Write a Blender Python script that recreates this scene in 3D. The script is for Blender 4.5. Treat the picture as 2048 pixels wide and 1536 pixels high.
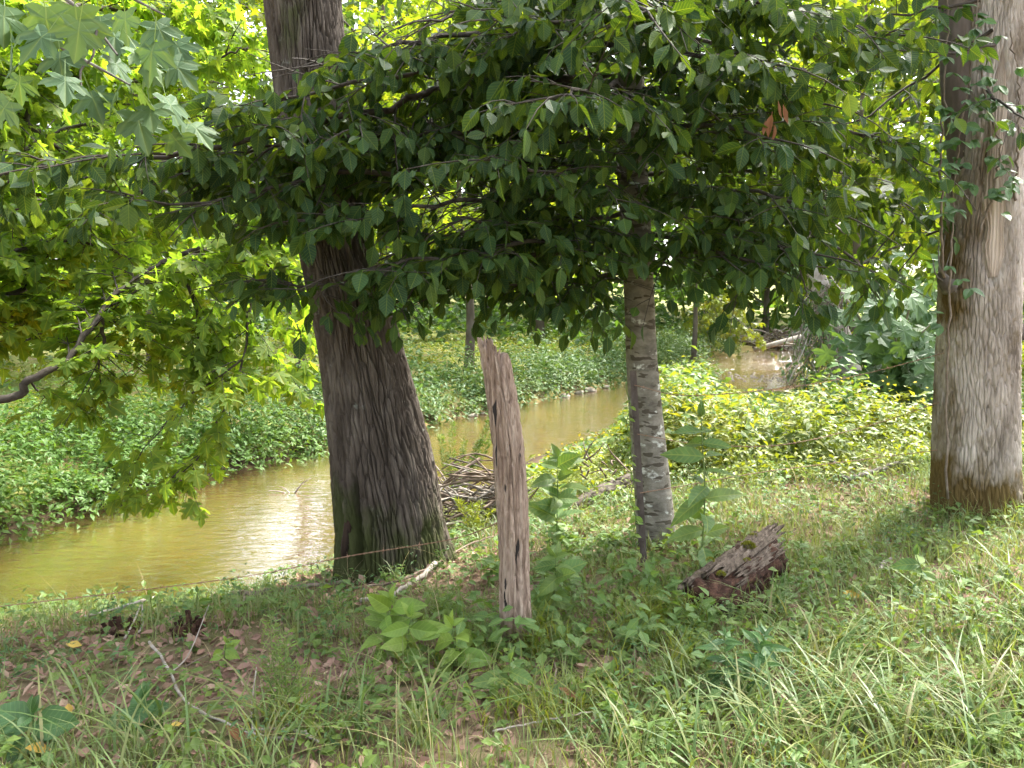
import bpy, math, random
import numpy as np
from mathutils import Matrix, Vector

for o in list(bpy.data.objects):
    bpy.data.objects.remove(o)
scene = bpy.context.scene
COL = scene.collection
random.seed(11)
rng = np.random.default_rng(11)

# ------------------------------------------------------------------ camera
FPX = 1577.0
PITCH = math.radians(6.44)
EYE = 1.6
cam_d = bpy.data.cameras.new('camera')
cam_d.sensor_width = 36.0
cam_d.lens = 36.0 * FPX / 2048.0
cam_d.clip_end = 600.0
cam = bpy.data.objects.new('camera', cam_d)
COL.objects.link(cam)
cam.location = (0, 0, EYE)
cam.rotation_euler = (math.pi / 2 - PITCH, 0, 0)
scene.camera = cam

# ------------------------------------------------------------------ world, sun, exposure
SUN_DIR = Vector((0.50, 0.46, 0.95)).normalized()
SUN_EL = math.asin(SUN_DIR.z)
SUN_AZ = math.atan2(SUN_DIR.x, SUN_DIR.y)
world = bpy.data.worlds.new('World')
scene.world = world
world.use_nodes = True
wn = world.node_tree.nodes
wl = world.node_tree.links
wn.clear()
wo = wn.new('ShaderNodeOutputWorld')
wb = wn.new('ShaderNodeBackground')
ws = wn.new('ShaderNodeTexSky')
ws.sky_type = 'NISHITA'
ws.sun_disc = False
ws.sun_elevation = SUN_EL
ws.sun_rotation = SUN_AZ
ws.air_density = 1.0
ws.dust_density = 4.0
ws.ozone_density = 1.0
wh = wn.new('ShaderNodeHueSaturation')
wh.inputs['Saturation'].default_value = 0.35
wl.new(ws.outputs[0], wh.inputs['Color'])
wl.new(wh.outputs[0], wb.inputs[0])
wb.inputs[1].default_value = 0.15
wl.new(wb.outputs[0], wo.inputs[0])

sun_d = bpy.data.lights.new('sun', 'SUN')
sun_d.energy = 2.9
sun_d.angle = math.radians(9.0)
sun_d.color = (1.0, 0.95, 0.86)
sun = bpy.data.objects.new('sun', sun_d)
COL.objects.link(sun)
sun.rotation_euler = SUN_DIR.to_track_quat('Z', 'Y').to_euler()

vs = scene.view_settings
vs.view_transform = 'Standard'
vs.look = 'None'
vs.gamma = 1.0
vs.use_curve_mapping = False
vs.exposure = 2.42
cy = scene.cycles
cy.max_bounces = 5
cy.diffuse_bounces = 3
cy.glossy_bounces = 2
cy.transmission_bounces = 3
cy.use_light_tree = False
cy.use_adaptive_sampling = True
cy.adaptive_threshold = 0.03
cy.transparent_max_bounces = 6
cy.caustics_reflective = False
cy.caustics_refractive = False
cy.sample_clamp_indirect = 6.0
cy.use_denoising = True
try:
    cy.denoiser = 'OPENIMAGEDENOISE'
    cy.denoising_input_passes = 'RGB_ALBEDO_NORMAL'
    cy.denoising_prefilter = 'ACCURATE'
except Exception:
    pass

# ------------------------------------------------------------------ geometry helpers
SP, CP = math.sin(PITCH), math.cos(PITCH)


def at(px, py, d):
    """point of the place seen at (px, py) of the 2048 x 1536 photo, d metres in front"""
    u = (px - 1024) / FPX
    v = (768 - py) / FPX
    wy = CP + SP * v
    wz = -SP + CP * v
    k = d / wy
    return np.array([u * k, d, EYE + wz * k])


def project(P):
    P = np.asarray(P, float)
    x, y, z = P[:, 0], P[:, 1], P[:, 2] - EYE
    dep = CP * y - SP * z
    v = (SP * y + CP * z)
    dep_ = np.where(dep > 0.05, dep, 0.05)
    return 1024 + FPX * x / dep_, 768 - FPX * v / dep_, dep


def nrmz(a):
    a = np.asarray(a, float)
    return a / np.maximum(np.linalg.norm(a, axis=-1, keepdims=True), 1e-9)


def hash2(i, j, s=0):
    h = (i.astype(np.int64) * 374761393 + j.astype(np.int64) * 668265263 + s * 974711) & 0x7fffffff
    h = ((h ^ (h >> 13)) * 1274126177) & 0x7fffffff
    return ((h ^ (h >> 16)) & 0xffff) / 65535.0


def vnoise(x, y, s=0):
    x = np.asarray(x, float)
    y = np.asarray(y, float)
    i = np.floor(x)
    j = np.floor(y)
    fx = x - i
    fy = y - j
    fx = fx * fx * (3 - 2 * fx)
    fy = fy * fy * (3 - 2 * fy)
    a = hash2(i, j, s)
    b = hash2(i + 1, j, s)
    c = hash2(i, j + 1, s)
    d = hash2(i + 1, j + 1, s)
    return (a * (1 - fx) + b * fx) * (1 - fy) + (c * (1 - fx) + d * fx) * fy


def fbm(x, y, s=0, o=3):
    r = 0
    a = 0.5
    for k in range(o):
        r = r + a * vnoise(np.asarray(x) * 2 ** k, np.asarray(y) * 2 ** k, s + k)
        a *= 0.5
    return r / (1 - 0.5 ** o)


OFF = {}


def np_mesh(name, V, loops, starts, smooth=False, attrs=None):
    m = bpy.data.meshes.new(name)
    V = np.ascontiguousarray(V, dtype=np.float32)
    m.vertices.add(len(V))
    m.loops.add(len(loops))
    m.polygons.add(len(starts))
    m.vertices.foreach_set('co', V.ravel())
    m.loops.foreach_set('vertex_index', np.ascontiguousarray(loops, dtype=np.int32))
    m.polygons.foreach_set('loop_start', np.ascontiguousarray(starts, dtype=np.int32))
    m.polygons.foreach_set('use_smooth', np.full(len(starts), bool(smooth)))
    if attrs:
        for k, a in attrs.items():
            at_ = m.attributes.new(k, 'FLOAT', 'POINT')
            at_.data.foreach_set('value', np.ascontiguousarray(a, dtype=np.float32))
    m.update(calc_edges=True)
    return m


def link(name, mesh, mat=None, parent=None):
    o = bpy.data.objects.new(name, mesh)
    COL.objects.link(o)
    if mat is not None and mesh is not None and len(mesh.materials) == 0:
        mesh.materials.append(mat)
    if parent is not None:
        o.parent = parent
        o.location = -OFF.get(parent.name, Vector((0, 0, 0)))
    OFF[o.name] = Vector((0, 0, 0))
    return o


def thing(name, label, cat, base, group=None):
    o = bpy.data.objects.new(name, None)
    COL.objects.link(o)
    o.empty_display_size = 0.2
    o.location = Vector(base)
    OFF[o.name] = Vector(base)
    o['label'] = label
    o['category'] = cat
    if group:
        o['group'] = group
    return o


def tag(o, label, cat, group=None, kind=None):
    o['label'] = label
    o['category'] = cat
    if group:
        o['group'] = group
    if kind:
        o['kind'] = kind
    return o


class MB:
    def __init__(self):
        self.v = []
        self.f = []
        self.t = []
        self.n = 0

    def add(self, V, faces, tint=0.0):
        V = np.asarray(V, float)
        self.v.append(V)
        self.f += [tuple(int(i) + self.n for i in f) for f in faces]
        self.t.append(np.full(len(V), tint) if np.isscalar(tint) else np.asarray(tint))
        self.n += len(V)
        return self

    def tube(self, path, rad, sides=6, cap=True, tint=0.0):
        V, Fc = tube_arrays(path, rad, sides, cap)
        return self.add(V, Fc, tint)

    def mesh(self, name, smooth=True, origin=None):
        V = np.concatenate(self.v)
        if origin is not None:
            V = V - np.asarray(origin)
        loops = np.fromiter((i for f in self.f for i in f), dtype=np.int32)
        ln = np.fromiter((len(f) for f in self.f), dtype=np.int32)
        starts = np.concatenate([[0], np.cumsum(ln)[:-1]])
        return np_mesh(name, V, loops, starts, smooth, {'tint': np.concatenate(self.t)})

    def build(self, name, mat, parent=None, smooth=True):
        return link(name, self.mesh(name, smooth), mat, parent)

    def build_top(self, name, mat, base, smooth=True):
        o = link(name, self.mesh(name, smooth, base), mat)
        o.location = Vector(base)
        OFF[o.name] = Vector(base)
        return o


def tube_arrays(path, rad, sides=6, cap=True):
    P = np.asarray(path, float)
    n = len(P)
    R = np.full(n, float(rad)) if np.isscalar(rad) else np.asarray(rad, float)
    T = nrmz(np.gradient(P, axis=0))
    ref = np.array([0, 0, 1.0]) if abs(T[0][2]) < 0.9 else np.array([0, 1.0, 0])
    A = np.zeros((n, 3))
    a = nrmz(np.cross(T[0], ref))
    for i in range(n):
        a = a - T[i] * np.dot(a, T[i])
        a = a / max(np.linalg.norm(a), 1e-9)
        A[i] = a
    B = np.cross(T, A)
    th = np.linspace(0, 2 * math.pi, sides, endpoint=False)
    V = (P[:, None, :] + R[:, None, None] * (np.cos(th)[None, :, None] * A[:, None, :] + np.sin(th)[None, :, None] * B[:, None, :])).reshape(-1, 3)
    Fc = []
    for i in range(n - 1):
        for j in range(sides):
            k = (j + 1) % sides
            Fc.append((i * sides + j, i * sides + k, (i + 1) * sides + k, (i + 1) * sides + j))
    if cap:
        Fc.append(tuple(range(sides))[::-1])
        Fc.append(tuple((n - 1) * sides + j for j in range(sides)))
    return V, Fc


def smooth_path(pts, n):
    P = np.asarray(pts, float)
    if len(P) == 2:
        t = np.linspace(0, 1, n)[:, None]
        return P[0] * (1 - t) + P[1] * t
    Q = np.vstack([2 * P[0] - P[1], P, 2 * P[-1] - P[-2]])
    seg = len(P) - 1
    out = []
    for u in np.linspace(0, seg - 1e-6, n):
        i = int(u)
        t = u - i
        p0, p1, p2, p3 = Q[i], Q[i + 1], Q[i + 2], Q[i + 3]
        out.append(0.5 * ((2 * p1) + (-p0 + p2) * t + (2 * p0 - 5 * p1 + 4 * p2 - p3) * t * t + (-p0 + 3 * p1 - 3 * p2 + p3) * t ** 3))
    return np.array(out)


# ------------------------------------------------------------------ leaf templates
def T_ovate(nseg=3, wid=0.3, fold=0.25, curve=0.15, pet=0.0, skew=0.85, wave=0.0):
    V = []
    Fc = []
    mid = []
    L = []
    R = []
    for i in range(nseg + 1):
        t = i / nseg
        z = -curve * t * t
        mid.append(len(V))
        V.append((0, t, z))
        if 0 < i < nseg:
            w = wid * math.sin(math.pi * t ** skew) ** 0.9
            wv = wave * math.sin(9 * t)
            L.append(len(V))
            V.append((-w, t, z + fold * w + wv))
            R.append(len(V))
            V.append((w, t, z + fold * w - wv))
        else:
            L.append(None)
            R.append(None)
    for i in range(nseg):
        a, b = mid[i], mid[i + 1]
        for S, flip in ((L, 0), (R, 1)):
            q = [a, b] + ([S[i + 1]] if S[i + 1] is not None else []) + ([S[i]] if S[i] is not None else [])
            Fc.append(tuple(q if not flip else q[::-1]))
    if pet:
        k = len(V)
        V += [(-0.012, -pet, pet * 0.15), (0.012, -pet, pet * 0.15), (0.012, 0.02, 0), (-0.012, 0.02, 0)]
        Fc.append((k, k + 1, k + 2, k + 3))
    return np.array(V, float), Fc


def T_maple(hi=True, pet=0.0, cup=0.18):
    if hi:
        r = [(0.06, 0.02), (0.24, -0.05), (0.43, 0.0), (0.33, 0.13), (0.30, 0.2), (0.48, 0.27), (0.62, 0.50), (0.47, 0.47), (0.42, 0.56), (0.2, 0.47),
             (0.18, 0.58), (0.28, 0.72), (0.15, 0.75), (0.1, 0.86)]
    else:
        r = [(0.2, -0.05), (0.42, 0.02), (0.27, 0.2), (0.6, 0.5), (0.2, 0.47), (0.24, 0.74)]
    pts = [(0.0, 0.03)] + r + [(0, 1.0)] + [(-x, y) for x, y in r[::-1]]
    V = [(0, 0.25, 0)]
    for x, y in pts:
        d2 = x * x + (y - 0.25) ** 2
        V.append((x, y, -cup * d2 + 0.10 * abs(x) * (1 if abs(x) < 0.35 else 0.6)))
    n = len(pts)
    Fc = [(0, 1 + (i + 1) % n, 1 + i) for i in range(n)]
    Fc = [f[::-1] for f in Fc]
    if pet:
        k = len(V)
        V += [(-0.012, -pet, pet * 0.3), (0.012, -pet, pet * 0.3), (0.012, 0.05, 0), (-0.012, 0.05, 0)]
        Fc.append((k, k + 1, k + 2, k + 3))
    return np.array(V, float), Fc


def T_star():
    pts = [(0, 0.0), (0.42, 0.05), (0.24, 0.26), (0.56, 0.52), (0.16, 0.52), (0, 1.0), (-0.16, 0.52), (-0.56, 0.52), (-0.24, 0.26), (-0.42, 0.05)]
    V = [(x, y, 0.12 * abs(x) - 0.2 * y * y) for x, y in pts]
    return np.array(V, float), [(0, 1, 2), (2, 3, 4), (4, 5, 6), (6, 7, 8), (8, 9, 0), (0, 2, 4, 6, 8)]


def T_curl(wid=0.3, c=0.5):
    V = [(0, 0, 0), (-wid, 0.4, c * wid), (0, 0.45, 0), (wid, 0.4, c * wid), (0, 1, c * 0.35), (-wid * 0.7, 0.75, c * wid * 1.2), (wid * 0.7, 0.75, c * wid)]
    return np.array(V, float), [(0, 2, 1), (0, 3, 2), (1, 2, 4, 5), (2, 3, 6, 4)]


class Leaves:
    """a bag of leaf frames: position, axis, normal, size, tint"""

    def __init__(self):
        self.p, self.d, self.n, self.s, self.t = [], [], [], [], []

    def one(self, p, d, n, s, t=None):
        self.p.append(np.asarray(p, float)[None])
        self.d.append(np.asarray(d, float)[None])
        self.n.append(np.asarray(n, float)[None])
        self.s.append(np.array([s]))
        self.t.append(np.array([random.random() if t is None else t]))

    def many(self, p, d, n, s, t=None):
        self.p.append(p)
        self.d.append(d)
        self.n.append(n)
        self.s.append(np.broadcast_to(s, (len(p),)).astype(float))
        self.t.append(rng.random(len(p)) if t is None else np.broadcast_to(t, (len(p),)))

    def frames(self):
        P = np.concatenate(self.p)
        D = nrmz(np.concatenate(self.d))
        N = np.concatenate(self.n)
        N = N + 1e-4
        N = nrmz(N - D * np.sum(N * D, axis=1, keepdims=True))
        R = np.cross(D, N)
        return P, R, D, N, np.concatenate(self.s), np.concatenate(self.t)


def leaf_mesh(name, tmpl, fr, idx=None):
    TV, TF = tmpl
    P, R, D, N, S, T = fr if idx is None else [a[idx] for a in fr]
    n = len(P)
    k = len(TV)
    V = P[:, None, :] + S[:, None, None] * (TV[None, :, 0, None] * R[:, None, :] + TV[None, :, 1, None] * D[:, None, :] + TV[None, :, 2, None] * N[:, None, :])
    fl = np.array([i for f in TF for i in f])
    ln = np.array([len(f) for f in TF])
    st = np.concatenate([[0], np.cumsum(ln)[:-1]])
    loops = (fl[None, :] + (np.arange(n) * k)[:, None]).ravel()
    starts = (st[None, :] + (np.arange(n) * len(fl))[:, None]).ravel()
    return np_mesh(name, V.reshape(-1, 3), loops, starts, False, {'tint': np.repeat(T, k), 'lu': np.tile(TV[:, 0], n), 'lv': np.tile(TV[:, 1], n)})


def template_mesh(name, tmpl, mat):
    fr = (np.zeros((1, 3)), np.array([[1., 0, 0]]), np.array([[0, 1., 0]]), np.array([[0, 0, 1.]]), np.ones(1), np.zeros(1))
    m = leaf_mesh(name, tmpl, fr)
    m.materials.append(mat)
    return m


def leaf_objects(name, meshes, fr, idx, parent):
    """one object for each leaf, sharing the template meshes"""
    P, R, D, N, S, T = fr
    off = OFF.get(parent.name, Vector((0, 0, 0)))
    for c, i in enumerate(idx):
        o = bpy.data.objects.new(name, meshes[c % len(meshes)])
        COL.objects.link(o)
        o.parent = parent
        s = S[i]
        M = Matrix(((R[i][0] * s, D[i][0] * s, N[i][0] * s, P[i][0] - off.x),
                    (R[i][1] * s, D[i][1] * s, N[i][1] * s, P[i][1] - off.y),
                    (R[i][2] * s, D[i][2] * s, N[i][2] * s, P[i][2] - off.z),
                    (0, 0, 0, 1)))
        o.matrix_local = M


def largest_in_view(fr, count, margin=20):
    x, y, d = project(fr[0])
    ok = (x > -margin) & (x < 2048 + margin) & (y > -margin) & (y < 1536 + margin) & (d > 0.3)
    idx = np.nonzero(ok)[0]
    return idx[np.argsort(d[idx] / fr[4][idx])][:count]


# ------------------------------------------------------------------ materials
def new_mat(name):
    m = bpy.data.materials.new(name)
    m.use_nodes = True
    nt = m.node_tree
    nt.nodes.clear()
    return m, nt.nodes, nt.links


def ramp(nodes, stops, interp='LINEAR'):
    r = nodes.new('ShaderNodeValToRGB')
    cr = r.color_ramp
    cr.interpolation = interp
    while len(cr.elements) > 1:
        cr.elements.remove(cr.elements[-1])
    cr.elements[0].position = stops[0][0]
    cr.elements[0].color = (*stops[0][1], 1)
    for p, c in stops[1:]:
        e = cr.elements.new(p)
        e.color = (*c, 1)
    return r


def mat_leaf(name, cols, trans=(1.5, 1.35, 0.45), tw=0.45, rough=0.42, spec=0.4, vein=0.0):
    m, N, L = new_mat(name)
    out = N.new('ShaderNodeOutputMaterial')
    a = N.new('ShaderNodeAttribute')
    a.attribute_name = 'tint'
    oi = N.new('ShaderNodeObjectInfo')
    ad = N.new('ShaderNodeMath')
    ad.operation = 'ADD'
    L.new(a.outputs['Fac'], ad.inputs[0])
    L.new(oi.outputs['Random'], ad.inputs[1])
    fr = N.new('ShaderNodeMath')
    fr.operation = 'FRACT'
    L.new(ad.outputs[0], fr.inputs[0])
    k = len(cols)
    rp = ramp(N, [(i / max(k - 1, 1), c) for i, c in enumerate(cols)])
    L.new(fr.outputs[0], rp.inputs[0])
    no = N.new('ShaderNodeTexNoise')
    no.inputs['Scale'].default_value = 9.0
    no.inputs['Detail'].default_value = 3.0
    geo = N.new('ShaderNodeNewGeometry')
    L.new(geo.outputs['Position'], no.inputs['Vector'])
    mr = N.new('ShaderNodeMapRange')
    mr.inputs[1].default_value = 0.3
    mr.inputs[2].default_value = 0.7
    mr.inputs[3].default_value = 0.75
    mr.inputs[4].default_value = 1.25
    L.new(no.outputs[0], mr.inputs[0])
    mx = N.new('ShaderNodeMix')
    mx.data_type = 'RGBA'
    mx.blend_type = 'MULTIPLY'
    mx.inputs[0].default_value = 1.0
    L.new(rp.outputs[0], mx.inputs[6])
    L.new(mr.outputs[0], mx.inputs[7])
    pb = N.new('ShaderNodeBsdfPrincipled')
    pb.inputs['Roughness'].default_value = rough
    pb.inputs['Specular IOR Level'].default_value = spec
    if vein:
        def at_(nm):
            x = N.new('ShaderNodeAttribute')
            x.attribute_name = nm
            return x.outputs['Fac']

        def mth(op, a_, b_=None, c_=None):
            x = N.new('ShaderNodeMath')
            x.operation = op
            for i_, v_ in enumerate((a_, b_, c_)):
                if v_ is None:
                    continue
                if isinstance(v_, (int, float)):
                    x.inputs[i_].default_value = v_
                else:
                    L.new(v_, x.inputs[i_])
            return x.outputs[0]
        lu, lv = at_('lu'), at_('lv')
        au = mth('ABSOLUTE', lu)
        if vein == 'palm':
            an = mth('ARCTAN2', lu, mth('ADD', lv, 0.0))
            lat = mth('POWER', mth('ABSOLUTE', mth('COSINE', mth('MULTIPLY', an, 3.6))), 30.0)
        else:
            ph_ = mth('MULTIPLY', mth('SUBTRACT', lv, mth('MULTIPLY', au, 0.9)), 24.0)
            lat = mth('POWER', mth('ABSOLUTE', mth('SINE', ph_)), 14.0)
        midr = mth('LESS_THAN', au, 0.014)
        vv = mth('MAXIMUM', mth('MULTIPLY', lat, 0.55), midr)
        vm = N.new('ShaderNodeMix')
        vm.data_type = 'RGBA'
        L.new(mth('MULTIPLY', vv, 0.5), vm.inputs[0])
        L.new(mx.outputs[2], vm.inputs[6])
        vm.inputs[7].default_value = (cols[-1][0] * 2.0, cols[-1][1] * 1.6, cols[-1][2] * 1.6, 1)
        mx = vm
        bv = N.new('ShaderNodeBump')
        bv.inputs['Strength'].default_value = 0.35
        bv.inputs['Distance'].default_value = 0.004
        bv.invert = True
        L.new(vv, bv.inputs['Height'])
        L.new(bv.outputs[0], pb.inputs['Normal'])
    L.new(mx.outputs[2], pb.inputs['Base Color'])
    tm = N.new('ShaderNodeMix')
    tm.data_type = 'RGBA'
    tm.blend_type = 'MULTIPLY'
    tm.clamp_result = False
    tm.inputs[0].default_value = 1.0
    L.new(mx.outputs[2], tm.inputs[6])
    tm.inputs[7].default_value = (*trans, 1)
    tr = N.new('ShaderNodeBsdfTranslucent')
    L.new(tm.outputs[2], tr.inputs[0])
    ms = N.new('ShaderNodeMixShader')
    ms.inputs[0].default_value = tw
    L.new(pb.outputs[0], ms.inputs[1])
    L.new(tr.outputs[0], ms.inputs[2])
    L.new(ms.outputs[0], out.inputs[0])
    return m


def mat_wood(name, c1, c2, c3, scale=(6, 6, 1.2), rough=0.9, bump=0.4, moss=None, moss_amt=0.0, moss_top=None, spots=None, spot_scale=5.0, spot_thr=0.62,
             streak=None, streak_scale=(14, 14, 2.2), streak_thr=0.66):
    """weathered wood or bark: two-scale noise colours, optional moss, lichen spots and dark streaks"""
    m, N, L = new_mat(name)
    out = N.new('ShaderNodeOutputMaterial')
    pb = N.new('ShaderNodeBsdfPrincipled')
    pb.inputs['Roughness'].default_value = rough
    pb.inputs['Specular IOR Level'].default_value = 0.2
    geo = N.new('ShaderNodeNewGeometry')

    def noise(sc, detail=5, dim=1.0):
        mp = N.new('ShaderNodeMapping')
        mp.inputs['Scale'].default_value = sc
        L.new(geo.outputs['Position'], mp.inputs[0])
        n = N.new('ShaderNodeTexNoise')
        n.inputs['Scale'].default_value = dim
        n.inputs['Detail'].default_value = detail
        n.inputs['Roughness'].default_value = 0.62
        L.new(mp.outputs[0], n.inputs['Vector'])
        return n

    n1 = noise(scale)
    rp = ramp(N, [(0.3, c1), (0.5, c2), (0.72, c3)])
    L.new(n1.outputs[0], rp.inputs[0])
    col = rp.outputs[0]

    def over(col, fac, c):
        mx = N.new('ShaderNodeMix')
        mx.data_type = 'RGBA'
        L.new(fac, mx.inputs[0])
        L.new(col, mx.inputs[6])
        mx.inputs[7].default_value = (*c, 1)
        return mx.outputs[2]

    def thr(src, a, b):
        r = N.new('ShaderNodeMapRange')
        r.inputs[1].default_value = a
        r.inputs[2].default_value = b
        L.new(src, r.inputs[0])
        return r.outputs[0]

    if spots:
        ns = noise((spot_scale, spot_scale, spot_scale * 1.6), 5)
        col = over(col, thr(ns.outputs[0], spot_thr - 0.015, spot_thr + 0.06), spots)
    if streak:
        nk = noise(streak_scale, 1.5)
        col = over(col, thr(nk.outputs[0], streak_thr, streak_thr + 0.02), streak)
    if moss:
        nm = noise((2.2, 2.2, 1.1), 6)
        fac = thr(nm.outputs[0], 0.62 - moss_amt, 0.74 - moss_amt)
        if moss_top is not None:
            sx = N.new('ShaderNodeSeparateXYZ')
            L.new(geo.outputs['Position'], sx.inputs[0])
            hh = N.new('ShaderNodeMapRange')
            hh.inputs[1].default_value = moss_top[0]
            hh.inputs[2].default_value = moss_top[1]
            hh.inputs[3].default_value = 0.28
            hh.inputs[4].default_value = 0.0
            L.new(sx.outputs[2], hh.inputs[0])
            ad = N.new('ShaderNodeMath')
            ad.operation = 'ADD'
            L.new(nm.outputs[0], ad.inputs[0])
            L.new(hh.outputs[0], ad.inputs[1])
            fac = thr(ad.outputs[0], 0.62 - moss_amt, 0.74 - moss_amt)
        col = over(col, fac, moss)
    L.new(col, pb.inputs['Base Color'])
    nb = noise((scale[0] * 7, scale[1] * 7, scale[2] * 5), 6)
    bp = N.new('ShaderNodeBump')
    bp.inputs['Strength'].default_value = bump
    bp.inputs['Distance'].default_value = 0.012
    L.new(nb.outputs[0], bp.inputs['Height'])
    L.new(bp.outputs[0], pb.inputs['Normal'])
    L.new(pb.outputs[0], out.inputs[0])
    return m


def mat_tint(name, cols, rough=0.9, spec=0.2, trans=0.0):
    m, N, L = new_mat(name)
    out = N.new('ShaderNodeOutputMaterial')
    a = N.new('ShaderNodeAttribute')
    a.attribute_name = 'tint'
    oi = N.new('ShaderNodeObjectInfo')
    ad = N.new('ShaderNodeMath')
    ad.operation = 'ADD'
    L.new(a.outputs['Fac'], ad.inputs[0])
    L.new(oi.outputs['Random'], ad.inputs[1])
    fr = N.new('ShaderNodeMath')
    fr.operation = 'FRACT'
    L.new(ad.outputs[0], fr.inputs[0])
    rp = ramp(N, [(i / max(len(cols) - 1, 1), c) for i, c in enumerate(cols)])
    L.new(fr.outputs[0], rp.inputs[0])
    pb = N.new('ShaderNodeBsdfPrincipled')
    pb.inputs['Roughness'].default_value = rough
    pb.inputs['Specular IOR Level'].default_value = spec
    L.new(rp.outputs[0], pb.inputs['Base Color'])
    sh = pb.outputs[0]
    if trans:
        tr = N.new('ShaderNodeBsdfTranslucent')
        L.new(rp.outputs[0], tr.inputs[0])
        ms = N.new('ShaderNodeMixShader')
        ms.inputs[0].default_value = trans
        L.new(sh, ms.inputs[1])
        L.new(tr.outputs[0], ms.inputs[2])
        sh = ms.outputs[0]
    L.new(sh, out.inputs[0])
    return m


M = {}
M['dark_leaf'] = mat_leaf('broad_green_leaf', [(0.020, 0.052, 0.020), (0.032, 0.076, 0.024), (0.025, 0.062, 0.027), (0.046, 0.094, 0.021), (0.028, 0.066, 0.020), (0.085, 0.145, 0.028)], (2.0, 1.6, 0.3), 0.42, 0.5, 0.18, 'pin')
M['maple_leaf'] = mat_leaf('maple_leaf', [(0.10, 0.18, 0.04), (0.14, 0.215, 0.04), (0.12, 0.20, 0.045), (0.18, 0.24, 0.04)], (1.95, 1.95, 0.55), 0.62, 0.55, 0.2, 'palm')
M['near_maple'] = mat_leaf('near_maple_leaf', [(0.06, 0.115, 0.05), (0.07, 0.13, 0.058), (0.085, 0.145, 0.055)], (1.4, 1.25, 0.4), 0.3, 0.6, 0.25, 'palm')
M['far_leaf_yellow'] = mat_leaf('yellow_green_leaf', [(0.10, 0.17, 0.03), (0.13, 0.19, 0.03), (0.09, 0.16, 0.035), (0.17, 0.20, 0.035)], (2.1, 1.85, 0.4), 0.58, 0.55, 0.2)
M['far_leaf_green'] = mat_leaf('mid_green_leaf', [(0.05, 0.11, 0.03), (0.07, 0.14, 0.035), (0.06, 0.12, 0.04), (0.09, 0.15, 0.035)], (1.6, 1.5, 0.45), 0.48, 0.5, 0.3)
M['herb'] = mat_leaf('herb_leaf', [(0.085, 0.175, 0.04), (0.11, 0.205, 0.045), (0.15, 0.22, 0.045), (0.095, 0.185, 0.06)], (1.6, 1.4, 0.5), 0.4, 0.5, 0.35)
M['herb_blue'] = mat_leaf('blue_green_herb_leaf', [(0.075, 0.15, 0.055), (0.10, 0.18, 0.065), (0.13, 0.20, 0.07), (0.085, 0.16, 0.05)], (1.5, 1.35, 0.6), 0.35, 0.5, 0.35)
M['herb_yellow'] = mat_leaf('yellow_herb_leaf', [(0.15, 0.22, 0.035), (0.20, 0.24, 0.03), (0.14, 0.21, 0.05), (0.25, 0.255, 0.04)], (1.6, 1.4, 0.4), 0.42, 0.45, 0.4)
M['plant'] = mat_leaf('plant_leaf', [(0.10, 0.19, 0.06), (0.125, 0.215, 0.065), (0.15, 0.225, 0.06)], (1.5, 1.4, 0.4), 0.4, 0.5, 0.35, 'pin')
M['plant_yellow'] = mat_leaf('yellow_plant_leaf', [(0.16, 0.26, 0.05), (0.20, 0.29, 0.055), (0.14, 0.25, 0.055)], (1.5, 1.4, 0.4), 0.4, 0.5, 0.35, 'pin')
M['plant_dark'] = mat_leaf('dark_plant_leaf', [(0.055, 0.125, 0.05), (0.07, 0.15, 0.05), (0.08, 0.16, 0.055)], (1.4, 1.35, 0.4), 0.35, 0.45, 0.4, 'pin')
M['syc'] = mat_leaf('sycamore_leaf', [(0.07, 0.14, 0.06), (0.09, 0.165, 0.07), (0.11, 0.185, 0.065), (0.08, 0.155, 0.07)], (1.6, 1.5, 0.4), 0.4, 0.5, 0.4, 'palm')
M['grass'] = mat_leaf('grass_blade', [(0.14, 0.195, 0.075), (0.175, 0.225, 0.085), (0.23, 0.25, 0.09), (0.15, 0.205, 0.09)], (1.4, 1.3, 0.5), 0.35, 0.5, 0.35)
M['grass_fine'] = mat_leaf('fine_grass_blade', [(0.14, 0.20, 0.06), (0.19, 0.23, 0.07), (0.24, 0.24, 0.10), (0.13, 0.20, 0.07), (0.28, 0.24, 0.13)], (1.3, 1.2, 0.5), 0.35, 0.6, 0.25)
M['grass_blue'] = mat_leaf('blue_grass_blade', [(0.105, 0.175, 0.055), (0.13, 0.20, 0.065), (0.16, 0.21, 0.06), (0.22, 0.21, 0.09)], (1.3, 1.3, 0.6), 0.35, 0.45, 0.4)
M['grass_dry'] = mat_tint('dry_grass', [(0.33, 0.26, 0.14), (0.42, 0.34, 0.19), (0.30, 0.25, 0.10)], 0.8, 0.2, 0.2)
M['litter'] = mat_tint('leaf_litter', [(0.20, 0.12, 0.09), (0.33, 0.21, 0.155), (0.27, 0.16, 0.12), (0.42, 0.30, 0.22), (0.16, 0.10, 0.075), (0.36, 0.23, 0.18)], 0.85, 0.2, 0.15)
M['dead_leaf'] = mat_tint('dead_brown_leaf', [(0.26, 0.12, 0.06), (0.33, 0.17, 0.09), (0.22, 0.10, 0.05)], 0.8, 0.2, 0.3)
M['flower'] = mat_tint('yellow_flower', [(0.60, 0.46, 0.03), (0.68, 0.55, 0.05), (0.55, 0.38, 0.03)], 0.7, 0.2, 0.3)
M['yellow_leaf'] = mat_tint('yellow_fallen_leaf', [(0.50, 0.33, 0.06), (0.55, 0.40, 0.10), (0.42, 0.26, 0.05)], 0.7, 0.25, 0.25)
M['twig'] = mat_wood('twig_bark', (0.035, 0.029, 0.024), (0.06, 0.051, 0.042), (0.105, 0.094, 0.08), (20, 20, 20), bump=0.2)
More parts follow.
